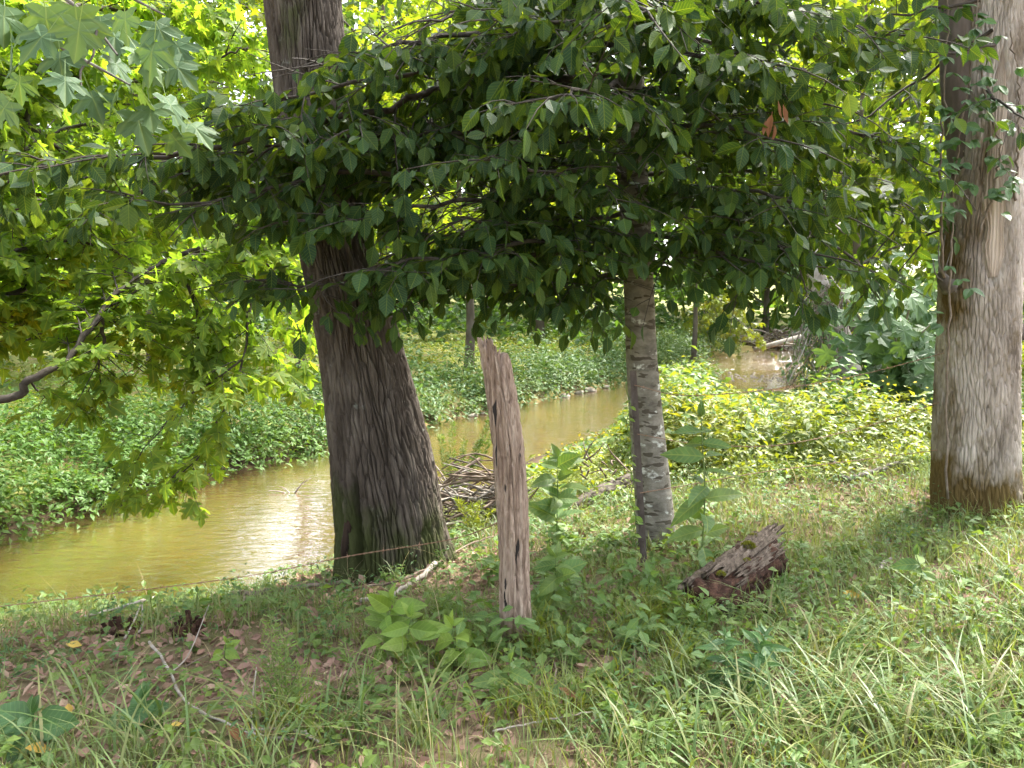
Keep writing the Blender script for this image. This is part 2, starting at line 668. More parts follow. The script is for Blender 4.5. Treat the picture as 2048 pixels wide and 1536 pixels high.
M['limb'] = mat_wood('limb_bark', (0.07, 0.06, 0.05), (0.11, 0.098, 0.085), (0.19, 0.18, 0.16), (9, 9, 9), bump=0.3)
M['stick_pale'] = mat_wood('bleached_stick', (0.20, 0.17, 0.14), (0.33, 0.29, 0.25), (0.45, 0.42, 0.38), (12, 12, 12), bump=0.3)
M['stick_brown'] = mat_wood('brown_stick', (0.09, 0.065, 0.05), (0.17, 0.13, 0.10), (0.29, 0.23, 0.19), (12, 12, 12), bump=0.3)
M['bark_oak'] = mat_wood('furrowed_bark', (0.045, 0.035, 0.027), (0.092, 0.074, 0.06), (0.16, 0.137, 0.115), (13, 13, 2.6), bump=0.6, moss=(0.05, 0.058, 0.02), moss_amt=0.05,
                         moss_top=(-0.5, 0.6), spots=(0.30, 0.32, 0.27), spot_scale=4.0, spot_thr=0.68)
M['bark_right'] = mat_wood('grey_tan_bark', (0.145, 0.12, 0.098), (0.32, 0.28, 0.242), (0.53, 0.48, 0.43), (5, 5, 1.8), bump=0.7, moss=(0.12, 0.082, 0.03), moss_amt=0.115,
                           moss_top=(-0.1, 0.55))
M['bark_smooth'] = mat_wood('smooth_grey_bark', (0.11, 0.098, 0.078), (0.20, 0.182, 0.15), (0.31, 0.285, 0.24), (11, 11, 20), bump=0.35, spots=(0.58, 0.58, 0.53), spot_scale=8.5, spot_thr=0.61,
                            streak=(0.085, 0.072, 0.054), streak_scale=(9, 9, 26), streak_thr=0.585)
M['bark_far'] = mat_wood('far_bark', (0.07, 0.055, 0.045), (0.11, 0.09, 0.075), (0.16, 0.14, 0.12), (5, 5, 1.5), bump=0.4)
M['bark_pale'] = mat_wood('pale_bark', (0.22, 0.19, 0.16), (0.33, 0.29, 0.26), (0.45, 0.42, 0.39), (4, 4, 2), bump=0.4)
M['bare_wood'] = mat_wood('stripped_wood', (0.24, 0.19, 0.15), (0.43, 0.36, 0.30), (0.60, 0.53, 0.46), (30, 30, 1.4), bump=0.5)
M['post_wood'] = mat_wood('weathered_post_wood', (0.13, 0.082, 0.06), (0.34, 0.25, 0.195), (0.52, 0.42, 0.345), (48, 48, 2.6), bump=0.9, moss=(0.10, 0.09, 0.035), moss_amt=-0.04,
                          moss_top=(-0.05, 0.35), streak=(0.035, 0.03, 0.028), streak_scale=(24, 24, 3.4), streak_thr=0.685)
M['log_bark'] = mat_wood('old_log_bark', (0.06, 0.045, 0.034), (0.15, 0.118, 0.09), (0.27, 0.22, 0.175), (30, 30, 16), bump=1.0, moss=(0.13, 0.115, 0.03), moss_amt=0.04)
M['rot'] = mat_wood('red_rotten_wood', (0.022, 0.012, 0.008), (0.06, 0.03, 0.02), (0.16, 0.085, 0.058), (25, 25, 25), bump=1.0)
M['moss'] = mat_tint('moss_cushion', [(0.16, 0.17, 0.02), (0.22, 0.22, 0.03), (0.12, 0.13, 0.015)], 0.95, 0.1, 0.2)
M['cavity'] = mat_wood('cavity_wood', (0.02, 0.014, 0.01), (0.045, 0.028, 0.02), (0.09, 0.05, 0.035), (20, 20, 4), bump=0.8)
M['rust'] = mat_wood('rusty_steel', (0.06, 0.046, 0.039), (0.10, 0.08, 0.069), (0.15, 0.125, 0.11), (18, 18, 6), rough=0.75, bump=0.2)
M['wire'] = mat_wood('rusty_wire', (0.16, 0.09, 0.055), (0.25, 0.15, 0.10), (0.33, 0.22, 0.15), (30, 30, 30), rough=0.7, bump=0.1)
M['stone'] = mat_wood('creek_stone', (0.16, 0.135, 0.105), (0.28, 0.245, 0.20), (0.42, 0.39, 0.34), (7, 7, 7), rough=0.7, bump=0.4)
M['stem'] = mat_leaf('green_stem', [(0.12, 0.19, 0.06), (0.16, 0.22, 0.07)], (1.2, 1.2, 0.5), 0.2, 0.6, 0.3)
M['vine_stem'] = mat_wood('vine_stem', (0.10, 0.075, 0.055), (0.16, 0.13, 0.10), (0.25, 0.21, 0.17), (15, 15, 15), bump=0.3)

# ------------------------------------------------------------------ terrain
WATER_Z = -1.0
NEAR = np.array([(-11, -12), (-9.5, -2), (-7.6, 3), (-6, 4.9), (-4.3, 5.75), (-2.4, 6.2), (-1.6, 6.95), (-0.75, 9.6), (0.28, 12.4), (2.26, 15.8), (5.0, 20.0),
                 (7.6, 22.2), (9.6, 25.0), (12.5, 31.0), (17, 37.5), (28, 44), (60, 52)], float)
FAR = np.array([(-14.5, -12), (-13, -2), (-11, 4.5), (-8.3, 7.2), (-5.5, 8.1), (-5.0, 9.5), (-4.15, 11.4), (-3.1, 13.2), (-1.3, 16.4), (3.2, 23.2), (4.7, 25.6),
                (6.7, 29.2), (9.2, 34), (14, 40.5), (26, 49), (60, 60)], float)


def seg_dist(P, L):
    best = np.full(len(P), 1e9)
    for a, b in zip(L[:-1], L[1:]):
        ab = b - a
        t = np.clip(((P - a) @ ab) / (ab @ ab), 0, 1)
        q = a + t[:, None] * ab
        best = np.minimum(best, np.hypot(*(P - q).T))
    return best


POLY = np.vstack([NEAR, FAR[::-1]])


def in_poly(P, G):
    c = np.zeros(len(P), bool)
    n = len(G)
    for i in range(n):
        a, b = G[i], G[(i + 1) % n]
        cond = (a[1] > P[:, 1]) != (b[1] > P[:, 1])
        with np.errstate(divide='ignore', invalid='ignore'):
            xx = (b[0] - a[0]) * (P[:, 1] - a[1]) / (b[1] - a[1]) + a[0]
        c ^= cond & (P[:, 0] < xx)
    return c


def terrain(x, y):
    x = np.atleast_1d(np.asarray(x, float))
    y = np.atleast_1d(np.asarray(y, float))
    P = np.stack([x, y], 1)
    dn = seg_dist(P, NEAR)
    df = seg_dist(P, FAR)
    ins = in_poly(P, POLY)
    near = np.interp(dn, [0, 0.12, 0.5, 1.2, 2.2, 3.6, 6, 200], [-1.02, -0.9, -0.72, -0.46, -0.20, -0.03, 0.02, 0.05])
    near = near + 0.05 * np.clip(x - 1.2, 0, 4) * np.clip(1.2 - np.abs(y - 5) / 8, 0, 1)
    near = near - 0.40 * np.clip((y - 7.5) / 3.0, 0, 1) * np.clip((near + 1.0) / 0.5, 0, 1)
    far = np.interp(df, [0, 0.15, 0.7, 3, 8, 20, 45, 100, 300], [-1.02, -0.85, -0.62, -0.45, -0.3, 0.1, 1.6, 5.0, 12.0])
    dm = np.minimum(dn, df)
    bed = -1.04 - 0.28 * np.clip(dm / 1.2, 0, 1) - 0.05 * fbm(x * 0.8, y * 0.8, 5)
    z = np.where(ins, bed, np.where(dn < df, near, far))
    land = np.where(ins, 0.25, np.clip(dm / 0.8, 0.25, 1))
    z = z + land * (0.10 * (fbm(x * 0.7 + 9, y * 0.7, 1) - 0.5) + 0.035 * (fbm(x * 4, y * 4, 2) - 0.5))
    return z


def gz(x, y):
    return float(terrain([x], [y])[0])


def hit(px, py):
    ds = np.geomspace(1.2, 90, 900)
    pts = np.array([at(px, py, d) for d in ds])
    h = terrain(pts[:, 0], pts[:, 1])
    k = np.nonzero(pts[:, 2] <= h)[0]
    i = k[0] if len(k) else len(ds) - 1
    p = pts[i]
    return np.array([p[0], p[1], h[i]])


def grid_lines(lo, hi, fine_lo, fine_hi, step, grow=1.16):
    a = list(np.arange(fine_lo, fine_hi + 1e-6, step))
    s = step
    while a[-1] < hi:
        s *= grow
        a.append(a[-1] + s)
    s = step
    b = [a[0]]
    while b[-1] > lo:
        s *= grow
        b.append(b[-1] - s)
    return np.array(b[::-1][:-1] + a)


gx = grid_lines(-260, 260, -6, 7, 0.11)
gy = grid_lines(-60, 420, 1.4, 12, 0.11)
X, Y = np.meshgrid(gx, gy)
Z = terrain(X.ravel(), Y.ravel())
nx, ny = len(gx), len(gy)
I = np.arange(nx * ny).reshape(ny, nx)
Q = np.stack([I[:-1, :-1], I[:-1, 1:], I[1:, 1:], I[1:, :-1]], -1).reshape(-1, 4)
Pxy = np.stack([X.ravel(), Y.ravel()], 1)
wet = in_poly(Pxy, POLY) * np.clip(np.minimum(seg_dist(Pxy, NEAR), seg_dist(Pxy, FAR)) / 0.15, 0, 1)
farside = (seg_dist(Pxy, FAR) < seg_dist(Pxy, NEAR)).astype(float)
mud = (~in_poly(Pxy, POLY)) * np.clip(1.25 - np.minimum(seg_dist(Pxy, NEAR), seg_dist(Pxy, FAR)) / 0.4, 0, 1)
gm = np_mesh('ground', np.stack([X.ravel(), Y.ravel(), Z], 1), Q.ravel(), np.arange(len(Q)) * 4, True, {'bed': wet, 'farside': farside, 'mud': mud})

m, N, L = new_mat('bank_soil_and_creek_bed')
out = N.new('ShaderNodeOutputMaterial')
pb = N.new('ShaderNodeBsdfPrincipled')
pb.inputs['Roughness'].default_value = 0.95
pb.inputs['Specular IOR Level'].default_value = 0.15
geo = N.new('ShaderNodeNewGeometry')


def nz(scale, detail=6, rough=0.6):
    n = N.new('ShaderNodeTexNoise')
    n.inputs['Scale'].default_value = scale
    n.inputs['Detail'].default_value = detail
    n.inputs['Roughness'].default_value = rough
    L.new(geo.outputs['Position'], n.inputs['Vector'])
    return n


n1 = nz(5.0, 8, 0.7)
soil = ramp(N, [(0.3, (0.095, 0.06, 0.043)), (0.48, (0.18, 0.118, 0.085)), (0.62, (0.25, 0.175, 0.125)), (0.75, (0.33, 0.25, 0.18))])
L.new(n1.outputs[0], soil.inputs[0])
n2 = nz(0.9, 5)
grn = ramp(N, [(0.42, (0, 0, 0)), (0.62, (1, 1, 1))])
L.new(n2.outputs[0], grn.inputs[0])
mg = N.new('ShaderNodeMix')
mg.data_type = 'RGBA'
L.new(grn.outputs[0], mg.inputs[0])
L.new(soil.outputs[0], mg.inputs[6])
mg.inputs[7].default_value = (0.11, 0.12, 0.045, 1)
fa = N.new('ShaderNodeAttribute')
fa.attribute_name = 'farside'
n4 = nz(1.7, 6)
fgr = ramp(N, [(0.35, (0.22, 0.17, 0.09)), (0.5, (0.19, 0.20, 0.06)), (0.65, (0.15, 0.20, 0.05))])
L.new(n4.outputs[0], fgr.inputs[0])
mf = N.new('ShaderNodeMix')
mf.data_type = 'RGBA'
L.new(fa.outputs['Fac'], mf.inputs[0])
L.new(mg.outputs[2], mf.inputs[6])
L.new(fgr.outputs[0], mf.inputs[7])
vo = N.new('ShaderNodeTexVoronoi')
vo.inputs['Scale'].default_value = 7.0
L.new(geo.outputs['Position'], vo.inputs['Vector'])
bedc = ramp(N, [(0.0, (0.17, 0.115, 0.055)), (0.4, (0.29, 0.205, 0.10)), (0.7, (0.40, 0.31, 0.17)), (1.0, (0.21, 0.145, 0.07))])
L.new(vo.outputs['Color'], bedc.inputs[0])
n3 = nz(1.1, 4)
bed2 = ramp(N, [(0.35, (0.21, 0.13, 0.055)), (0.65, (0.54, 0.37, 0.16))])
L.new(n3.outputs[0], bed2.inputs[0])
mb = N.new('ShaderNodeMix')
mb.data_type = 'RGBA'
mb.inputs[0].default_value = 0.6
L.new(bedc.outputs[0], mb.inputs[6])
L.new(bed2.outputs[0], mb.inputs[7])
ba = N.new('ShaderNodeAttribute')
ba.attribute_name = 'bed'
mw = N.new('ShaderNodeMix')
mw.data_type = 'RGBA'
L.new(ba.outputs['Fac'], mw.inputs[0])
mu = N.new('ShaderNodeAttribute')
mu.attribute_name = 'mud'
mm = N.new('ShaderNodeMix')
mm.data_type = 'RGBA'
L.new(mu.outputs['Fac'], mm.inputs[0])
L.new(mf.outputs[2], mm.inputs[6])
mm.inputs[7].default_value = (0.055, 0.038, 0.024, 1)
L.new(mm.outputs[2], mw.inputs[6])
L.new(mb.outputs[2], mw.inputs[7])
L.new(mw.outputs[2], pb.inputs['Base Color'])
nb = nz(28.0, 6)
bp = N.new('ShaderNodeBump')
bp.inputs['Strength'].default_value = 0.8
bp.inputs['Distance'].default_value = 0.02
L.new(nb.outputs[0], bp.inputs['Height'])
L.new(bp.outputs[0], pb.inputs['Normal'])
L.new(pb.outputs[0], out.inputs[0])
ground = link('ground', gm, m)
ground['kind'] = 'structure'

# ------------------------------------------------------------------ water
def resample(L_, n):
    s = np.concatenate([[0], np.cumsum(np.hypot(*np.diff(L_, axis=0).T))])
    u = np.linspace(0, s[-1], n)
    return np.stack([np.interp(u, s, L_[:, k]) for k in range(2)], 1)


A_ = resample(NEAR, 160)
B_ = resample(FAR, 160)
rows = []
cx = (B_ - A_)
cx = cx / np.maximum(np.hypot(*cx.T), 1e-6)[:, None]
for k in np.linspace(0, 1, 14):
    pt = (A_ - cx * 0.06) * (1 - k) + (B_ + cx * 0.06) * k
    rows.append(pt)
W = np.array(rows)
wx, wy = W[..., 0].ravel(), W[..., 1].ravel()
rif = np.clip((wy - 24.5) / 3, 0, 1) * np.clip((60 - wy) / 5, 0, 1)
wz = WATER_Z + rif * 0.03 * (fbm(wx * 2.2, wy * 1.3, 3) - 0.4)
J = np.arange(14 * 160).reshape(14, 160)
WQ = np.stack([J[:-1, :-1], J[:-1, 1:], J[1:, 1:], J[1:, :-1]], -1).reshape(-1, 4)
WQ = WQ[:, ::-1]
wm = np_mesh('water', np.stack([wx, wy, wz], 1), WQ.ravel(), np.arange(len(WQ)) * 4, True, {'riffle': rif})
m, N, L = new_mat('creek_water')
out = N.new('ShaderNodeOutputMaterial')
geo = N.new('ShaderNodeNewGeometry')
mp = N.new('ShaderNodeMapping')
mp.inputs['Rotation'].default_value = (0, 0, math.radians(-30))
mp.inputs['Scale'].default_value = (3.6, 10.0, 3)
L.new(geo.outputs['Position'], mp.inputs[0])
w1 = N.new('ShaderNodeTexNoise')
w1.inputs['Scale'].default_value = 1.0
w1.inputs['Detail'].default_value = 4.0
w1.inputs['Distortion'].default_value = 0.4
L.new(mp.outputs[0], w1.inputs['Vector'])
w2 = N.new('ShaderNodeTexNoise')
w2.inputs['Scale'].default_value = 22.0
w2.inputs['Detail'].default_value = 2.0
L.new(geo.outputs['Position'], w2.inputs['Vector'])
ra = N.new('ShaderNodeAttribute')
ra.attribute_name = 'riffle'
st = N.new('ShaderNodeMath')
st.operation = 'MULTIPLY_ADD'
L.new(ra.outputs['Fac'], st.inputs[0])
st.inputs[1].default_value = 0.62
st.inputs[2].default_value = 0.22
b1 = N.new('ShaderNodeBump')
b1.inputs['Distance'].default_value = 0.06
L.new(st.outputs[0], b1.inputs['Strength'])
L.new(w1.outputs[0], b1.inputs['Height'])
b2 = N.new('ShaderNodeBump')
b2.inputs['Distance'].default_value = 0.006
b2.inputs['Strength'].default_value = 0.12
L.new(w2.outputs[0], b2.inputs['Height'])
L.new(b1.outputs[0], b2.inputs['Normal'])
fre = N.new('ShaderNodeFresnel')
fre.inputs['IOR'].default_value = 1.33
L.new(b2.outputs[0], fre.inputs['Normal'])
gl = N.new('ShaderNodeBsdfGlossy')
gl.inputs['Roughness'].default_value = 0.04
gl.inputs['Color'].default_value = (1, 1, 1, 1)
L.new(b2.outputs[0], gl.inputs['Normal'])
tr = N.new('ShaderNodeBsdfTransparent')
tr.inputs['Color'].default_value = (0.98, 0.85, 0.62, 1)
di = N.new('ShaderNodeBsdfDiffuse')
di.inputs['Color'].default_value = (0.38, 0.235, 0.105, 1)
mt = N.new('ShaderNodeMixShader')
mt.inputs[0].default_value = 0.31
L.new(tr.outputs[0], mt.inputs[1])
L.new(di.outputs[0], mt.inputs[2])
fk = N.new('ShaderNodeMath')
fk.operation = 'MULTIPLY'
fk.inputs[1].default_value = 0.82
L.new(fre.outputs[0], fk.inputs[0])
ms = N.new('ShaderNodeMixShader')
L.new(fk.outputs[0], ms.inputs[0])
L.new(mt.outputs[0], ms.inputs[1])
L.new(gl.outputs[0], ms.inputs[2])
L.new(ms.outputs[0], out.inputs[0])
water = link('water', wm, m)
water['kind'] = 'structure'

# ------------------------------------------------------------------ trunks
def worley(u, v, per, seed):
    """F2-F1 of a jittered lattice, periodic in u with period per"""
    iu = np.floor(u)
    iv = np.floor(v)
    f1 = np.full(u.shape, 9.0)
    f2 = np.full(u.shape, 9.0)
    for du in (-1, 0, 1):
        for dv in (-1, 0, 1):
            cu = iu + du
            cv = iv + dv
            hu = hash2(np.mod(cu, per), cv, seed)
            hv = hash2(np.mod(cu, per), cv, seed + 7)
            d = np.hypot(cu + hu - u, cv + hv - v)
            f2 = np.minimum(f2, np.maximum(f1, d))
            f1 = np.minimum(f1, d)
    return f2 - f1


def lump(TH, S, seed):
    return np.sin(2 * TH + seed + S * 0.6) * 0.5 + np.sin(3 * TH + seed * 2.1 - S * 0.8) * 0.35 + (fbm(TH * 1.3 + 5, S * 1.4, seed + 5) - 0.5) * 1.2 * np.sin(TH / 2) ** 2


def trunk(path, radii, nu, nv, ridge_w=0.05, ridge_l=0.22, depth=0.02, flare=None, seed=1, lumps=0.03, top=None, hollow=None, closed_top=False, framed=False, front=None, sharp=0.30):
    """a bark-covered column: ridges cut as geometry; radii given at the path points"""
    C = smooth_path(path, nv)
    tt = np.linspace(0, 1, len(radii))
    v = np.linspace(0, 1, nv)
    R = np.interp(v, tt, radii)
    sl = np.concatenate([[0], np.cumsum(np.linalg.norm(np.diff(C, axis=0), axis=1))])
    th = np.linspace(0, 2 * math.pi, nu, endpoint=False)
    if front is not None:
        w_ = np.linspace(-1, 1, nu, endpoint=False)
        th = np.mod(front + math.pi * (0.5 * w_ + 0.5 * w_ ** 3), 2 * math.pi)
    TH, S = np.meshgrid(th, sl)
    rr = np.repeat(R[:, None], nu, 1)
    per = max(6, int(2 * math.pi * R.max() * 0.85 / ridge_w))
    wob = (fbm(TH * 3 + 3, S * 3.0, seed) - 0.5)
    U = TH / (2 * math.pi) * per + wob * 1.6 + 0.5 * np.sin(S * 3.1 + seed)
    Vv = S / ridge_l + (fbm(TH * 5, S * 2, seed + 3) - 0.5) * 1.2
    e = worley(U, Vv, per, seed)
    ridge = np.clip(e / sharp, 0, 1) ** 0.7
    e2 = worley(U * 2.0, Vv * 2.3, per * 2, seed + 11)
    fine = np.clip(e2 / 0.4, 0, 1)
    disp = depth * (ridge - 1) + depth * 0.28 * (fine - 1)
    big = lumps * lump(TH, S, seed)
    rr = rr * (1 + big)
    if flare is not None:
        rr = rr * flare(TH, S)
    if hollow is not None:
        disp = disp + hollow(TH, S)
    rr = rr + disp
    base = C[:, None, :]
    if top is not None:
        f = top(th)
        # squash each column of vertices to its own top height
        newS = S * f[None, :]
        cx_ = np.stack([np.interp(newS.ravel(), sl, C[:, k]).reshape(S.shape) for k in range(3)], -1)
        base = cx_
    if framed:
        Tn = nrmz(np.gradient(C, axis=0))
        Sx = nrmz(np.cross(Tn, np.array([0, 0, 1.0])))
        Sy = np.cross(Sx, Tn)
        Vt = base + (rr * np.cos(TH))[..., None] * Sx[:, None, :] + (rr * np.sin(TH))[..., None] * Sy[:, None, :]
    else:
        Vt = base + np.stack([rr * np.cos(TH), rr * np.sin(TH), np.zeros_like(rr)], -1)
    Vt = Vt.reshape(-1, 3)
    K = np.arange(nu * nv).reshape(nv, nu)
    K2 = np.roll(K, -1, 1)
    Qf = np.stack([K[:-1], K2[:-1], K2[1:], K[1:]], -1).reshape(-1, 4)
    loops = list(Qf.ravel())
    starts = list(np.arange(len(Qf)) * 4)
    if closed_top:
        ctr = Vt[K[-1]].mean(0) - np.array([0, 0, 0.02])
        Vt = np.vstack([Vt, ctr])
        ci = len(Vt) - 1
        for j in range(nu):
            starts.append(len(loops))
            loops += [K[-1][j], K[-1][(j + 1) % nu], ci]
    return np_mesh('trunk', Vt, np.array(loops), np.array(starts), True)


# ---- branching sprays for trees close by
class Crown:
    def __init__(self):
        self.leaves = Leaves()


def unit(a):
    a = np.asarray(a, float)
    return a / max(np.linalg.norm(a), 1e-9)


UP = np.array([0, 0, 1.0])


def grow(path, r0, r1, tubes, leaves, rs, twig_sp=0.16, twig_len=0.6, leaf_sp=0.07, leaf_len=0.11, planar=0.3, droop=0.5, start=0.12, sub=2, hang=(0.1, 0.9), npts=None, main=True):
    Ln = np.sum(np.linalg.norm(np.diff(path, axis=0), axis=1))
    n = npts or max(8, int(Ln / 0.12))
    C = smooth_path(path, n)
    C[1:-1] += rs.normal(0, 0.012, (n - 2, 3))
    if main:
        tubes.append((C, np.linspace(r0, r1, n), 6))
    sl = np.concatenate([[0], np.cumsum(np.linalg.norm(np.diff(C, axis=0), axis=1))])
    s = start * sl[-1]
    sgn = 1
    while s < sl[-1]:
        p = np.array([np.interp(s, sl, C[:, k]) for k in range(3)])
        q = np.array([np.interp(min(s + 0.05, sl[-1]), sl, C[:, k]) for k in range(3)])
        T = unit(q - p + 1e-6)
        fr = s / sl[-1]
        side = unit(np.cross(T, UP)) * sgn
        d = unit(T * rs.uniform(0.3, 0.9) + side * rs.uniform(0.5, 1.0) + UP * rs.normal(0.02, planar))
        Lt = twig_len * (1.1 - 0.55 * fr) * rs.uniform(0.55, 1.25)
        twig(p, d, Lt, max(0.0035, r0 * 0.28), tubes, leaves, rs, leaf_sp, leaf_len, droop, sub, hang)
        s += twig_sp * rs.uniform(0.6, 1.4)
        sgn = -sgn
    T = unit(C[-1] - C[-2])
    twig(C[-1], T, twig_len * 0.6, r1, tubes, leaves, rs, leaf_sp, leaf_len, droop, 0, hang)


def twig(p, d, Lt, r, tubes, leaves, rs, leaf_sp, leaf_len, droop, sub, hang):
    k = 5 if sub else 4
    t = np.linspace(0, 1, k)
    bend = rs.normal(0, 0.12, 3)
    C = p + np.outer(t, d) * Lt + np.outer(t * t, bend) * Lt + np.outer(t * t, -UP) * (droop * 0.45 * Lt)
    tubes.append((C, np.linspace(r, max(0.0015, r * 0.35), k), 3))
    sgn = 1
    s = 0.18
    while s <= 1.0:
        i = min(int(s * (k - 1)), k - 2)
        f = s * (k - 1) - i
        pp = C[i] * (1 - f) + C[i + 1] * f
        T = unit(C[i + 1] - C[i])
        sd = unit(np.cross(T, UP)) * sgn
        ld = unit(T * rs.uniform(0.25, 0.7) + sd * rs.uniform(0.4, 0.9) - UP * rs.uniform(*hang))
        nn = UP + rs.normal(0, 0.5, 3)
        leaves.one(pp + ld * 0.012, ld, nn, leaf_len * rs.uniform(0.45, 1.25), rs.random())
        s += leaf_sp / Lt * rs.uniform(0.7, 1.35)
        sgn = -sgn
    leaves.one(C[-1], unit(C[-1] - C[-2] - UP * rs.uniform(*hang)), UP + rs.normal(0, 0.35, 3), leaf_len * rs.uniform(0.8, 1.2), rs.random())
    for j in range(sub):
        f = rs.uniform(0.25, 0.8)
        i = min(int(f * (k - 1)), k - 2)
        sd = unit(np.cross(d, UP)) * (1 if j % 2 else -1)
        twig(C[i], unit(d * 0.6 + sd * rs.uniform(0.5, 0.9) + UP * rs.normal(0, 0.2)), Lt * rs.uniform(0.35, 0.6), r * 0.6, tubes, leaves, rs, leaf_sp, leaf_len, droop, 0, hang)


def tubes_obj(name, tubes, mat, parent, kind=None):
    b = MB()
    for C, R, s in tubes:
        b.tube(C, R, s, cap=False)
    o = b.build(name, mat, parent)
    if kind:
        o['kind'] = kind
    return o


# open places in the leafage: (px, py, rx, ry, dmin, dmax) - gaps between the sprays
GAPS = []


def prune(fr, gaps, rs):
    x, y, d = project(fr[0])
    keep = np.ones(len(x), bool)
    for gx_, gy_, rx, ry, pr in gaps:
        e = ((x - gx_) / rx) ** 2 + ((y - gy_) / ry) ** 2
        keep &= ~((e < 1) & (d > 0.1) & (rs.random(len(x)) < pr))
    return tuple(a[keep] for a in fr)

# ================================================================== BIG LEANING TREE (left of centre)
rs = np.random.default_rng(3)
D_BIG = 6.1
bb = hit(785, 1140)
D_BIG = float(bb[1])
prof = [(1150, 790, 262), (1105, 786, 240), (1040, 779, 226), (960, 769, 220), (900, 762, 212), (800, 742, 190), (700, 722, 172), (600, 698, 158), (480, 668, 150), (300, 640, 146), (100, 615, 144), (0, 606, 146),
        (-250, 585, 142), (-600, 560, 130)]
pth = [at(px, py, D_BIG) for py, px, w in prof]
rad = [w * D_BIG / FPX / 2 for py, px, w in prof]
top_z = pth[-1][2]
pth += [pth[-1] + np.array([-0.3, 0.2, 2.5]), pth[-1] + np.array([-0.4, 0.6, 6.0])]
rad += [0.19, 0.07]
pth[0][2] -= 0.25
P0 = np.array(pth[0])
# even spacing so that radii follow the path
sl = np.concatenate([[0], np.cumsum(np.linalg.norm(np.diff(np.array(pth), axis=0), axis=1))])
uu = np.linspace(0, sl[-1], 40)
pth_e = np.stack([np.interp(uu, sl, np.array(pth)[:, k]) for k in range(3)], 1)
rad_e = np.interp(uu, sl, rad)


def flare_big(TH, S):
    k = np.clip(1 - S / 0.75, 0, 1) ** 2
    return 1 + k * (0.10 + 0.24 * np.maximum(0, np.cos(TH - 0.1)) ** 3 + 0.10 * np.sin(5 * TH + 1))


def hollow_big(TH, S):
    # slit-like cavity low on the side that faces the viewer
    c = -math.pi / 2 - 0.42 - 0.10 * np.clip((0.75 - S), -0.4, 0.5)
    e = ((TH - 2 * math.pi - c) / 0.085) ** 2
    h = np.clip((S - 0.36) / 0.12, 0, 1) * np.clip((1.06 - S) / 0.10, 0, 1)
    scar = np.clip((S - 0.3) / 0.1, 0, 1) * np.clip((0.95 - S) / 0.35, 0, 1) * np.exp(-((TH - 2 * math.pi - c - 0.35) / 0.4) ** 2)
    return -0.11 * np.exp(-e ** 2) * h * 1.0 - 0.012 * scar


big = thing('leaning_tree', 'massive leaning tree with deeply furrowed grey bark and a slit hollow at its foot', 'tree', (bb[0], bb[1], bb[2]))
kz = int(np.searchsorted(pth_e[:, 2], 4.4))
tm_ = trunk(pth_e[:kz + 1], rad_e[:kz + 1], 350, 225, front=4.87, sharp=0.2, ridge_w=0.040, ridge_l=0.30, depth=0.042, flare=flare_big, seed=4, lumps=0.035, hollow=hollow_big)
big_trunk = link('trunk', tm_, M['bark_oak'], big)
tm_ = trunk(pth_e[kz:], rad_e[kz:], 60, 90, ridge_w=0.05, ridge_l=0.36, depth=0.03, seed=4, lumps=0.0)
link('trunk', tm_, M['bark_oak'], big)
# dark brown tube lining the slit
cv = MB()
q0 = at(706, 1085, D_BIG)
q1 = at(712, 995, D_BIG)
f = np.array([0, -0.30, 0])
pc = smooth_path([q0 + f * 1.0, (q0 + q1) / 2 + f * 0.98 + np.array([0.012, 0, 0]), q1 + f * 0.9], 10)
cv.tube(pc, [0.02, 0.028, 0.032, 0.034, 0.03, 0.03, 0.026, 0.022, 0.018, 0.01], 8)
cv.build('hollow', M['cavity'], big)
tubes = []
LV = Leaves()
for k in range(6):
    a = -math.pi * 0.95 + (k * 0.618 % 1.0) * math.pi * 1.0
    hz = 5.6 + k * 0.8
    p0 = np.array([np.interp(hz, pth_e[:, 2], pth_e[:, j]) for j in range(3)])
    Lb = 3.6 - 0.12 * k
    dr = np.array([math.cos(a), math.sin(a), 0.0])
    path = [p0, p0 + dr * Lb * 0.4 + UP * 0.6, p0 + dr * Lb * 0.75 + UP * 0.75, p0 + dr * Lb + UP * 0.5]
    grow(path, 0.07, 0.012, tubes, LV, rs, 0.3, 1.2, 0.13, 0.15, 0.35, 0.35, 0.3, 2)
for tb in tubes:
    pass
tubes_obj('branch', tubes, M['limb'], big, 'stuff')
fr = LV.frames()
fo = link('foliage', leaf_mesh('foliage', T_ovate(3, 0.3), fr), M['dark_leaf'], big)
fo['kind'] = 'stuff'

# ================================================================== SLENDER TREE (centre right)
rs = np.random.default_rng(8)
sb = hit(1312, 1085)
DS = float(sb[1])
slender = thing('slender_tree', 'slender smooth grey tree blotched with pale lichen, its dark leafy boughs reaching across the view', 'tree', sb)
prof = [(1100, 1318, 84), (1060, 1312, 80), (1000, 1308, 76), (900, 1298, 72), (800, 1290, 66), (700, 1283, 62), (600, 1279, 60), (450, 1272, 60), (300, 1262, 62), (150, 1262, 52), (0, 1268, 44), (-300, 1275, 38), (-900, 1290, 18)]
pth = [at(px, py, DS) for py, px, w in prof]
pth[0][2] -= 0.15
rad = [w * DS / FPX / 2 for py, px, w in prof]
sl = np.concatenate([[0], np.cumsum(np.linalg.norm(np.diff(np.array(pth), axis=0), axis=1))])
uu = np.linspace(0, sl[-1], 34)
sp_e = np.stack([np.interp(uu, sl, np.array(pth)[:, k]) for k in range(3)], 1)
sr_e = np.interp(uu, sl, rad)
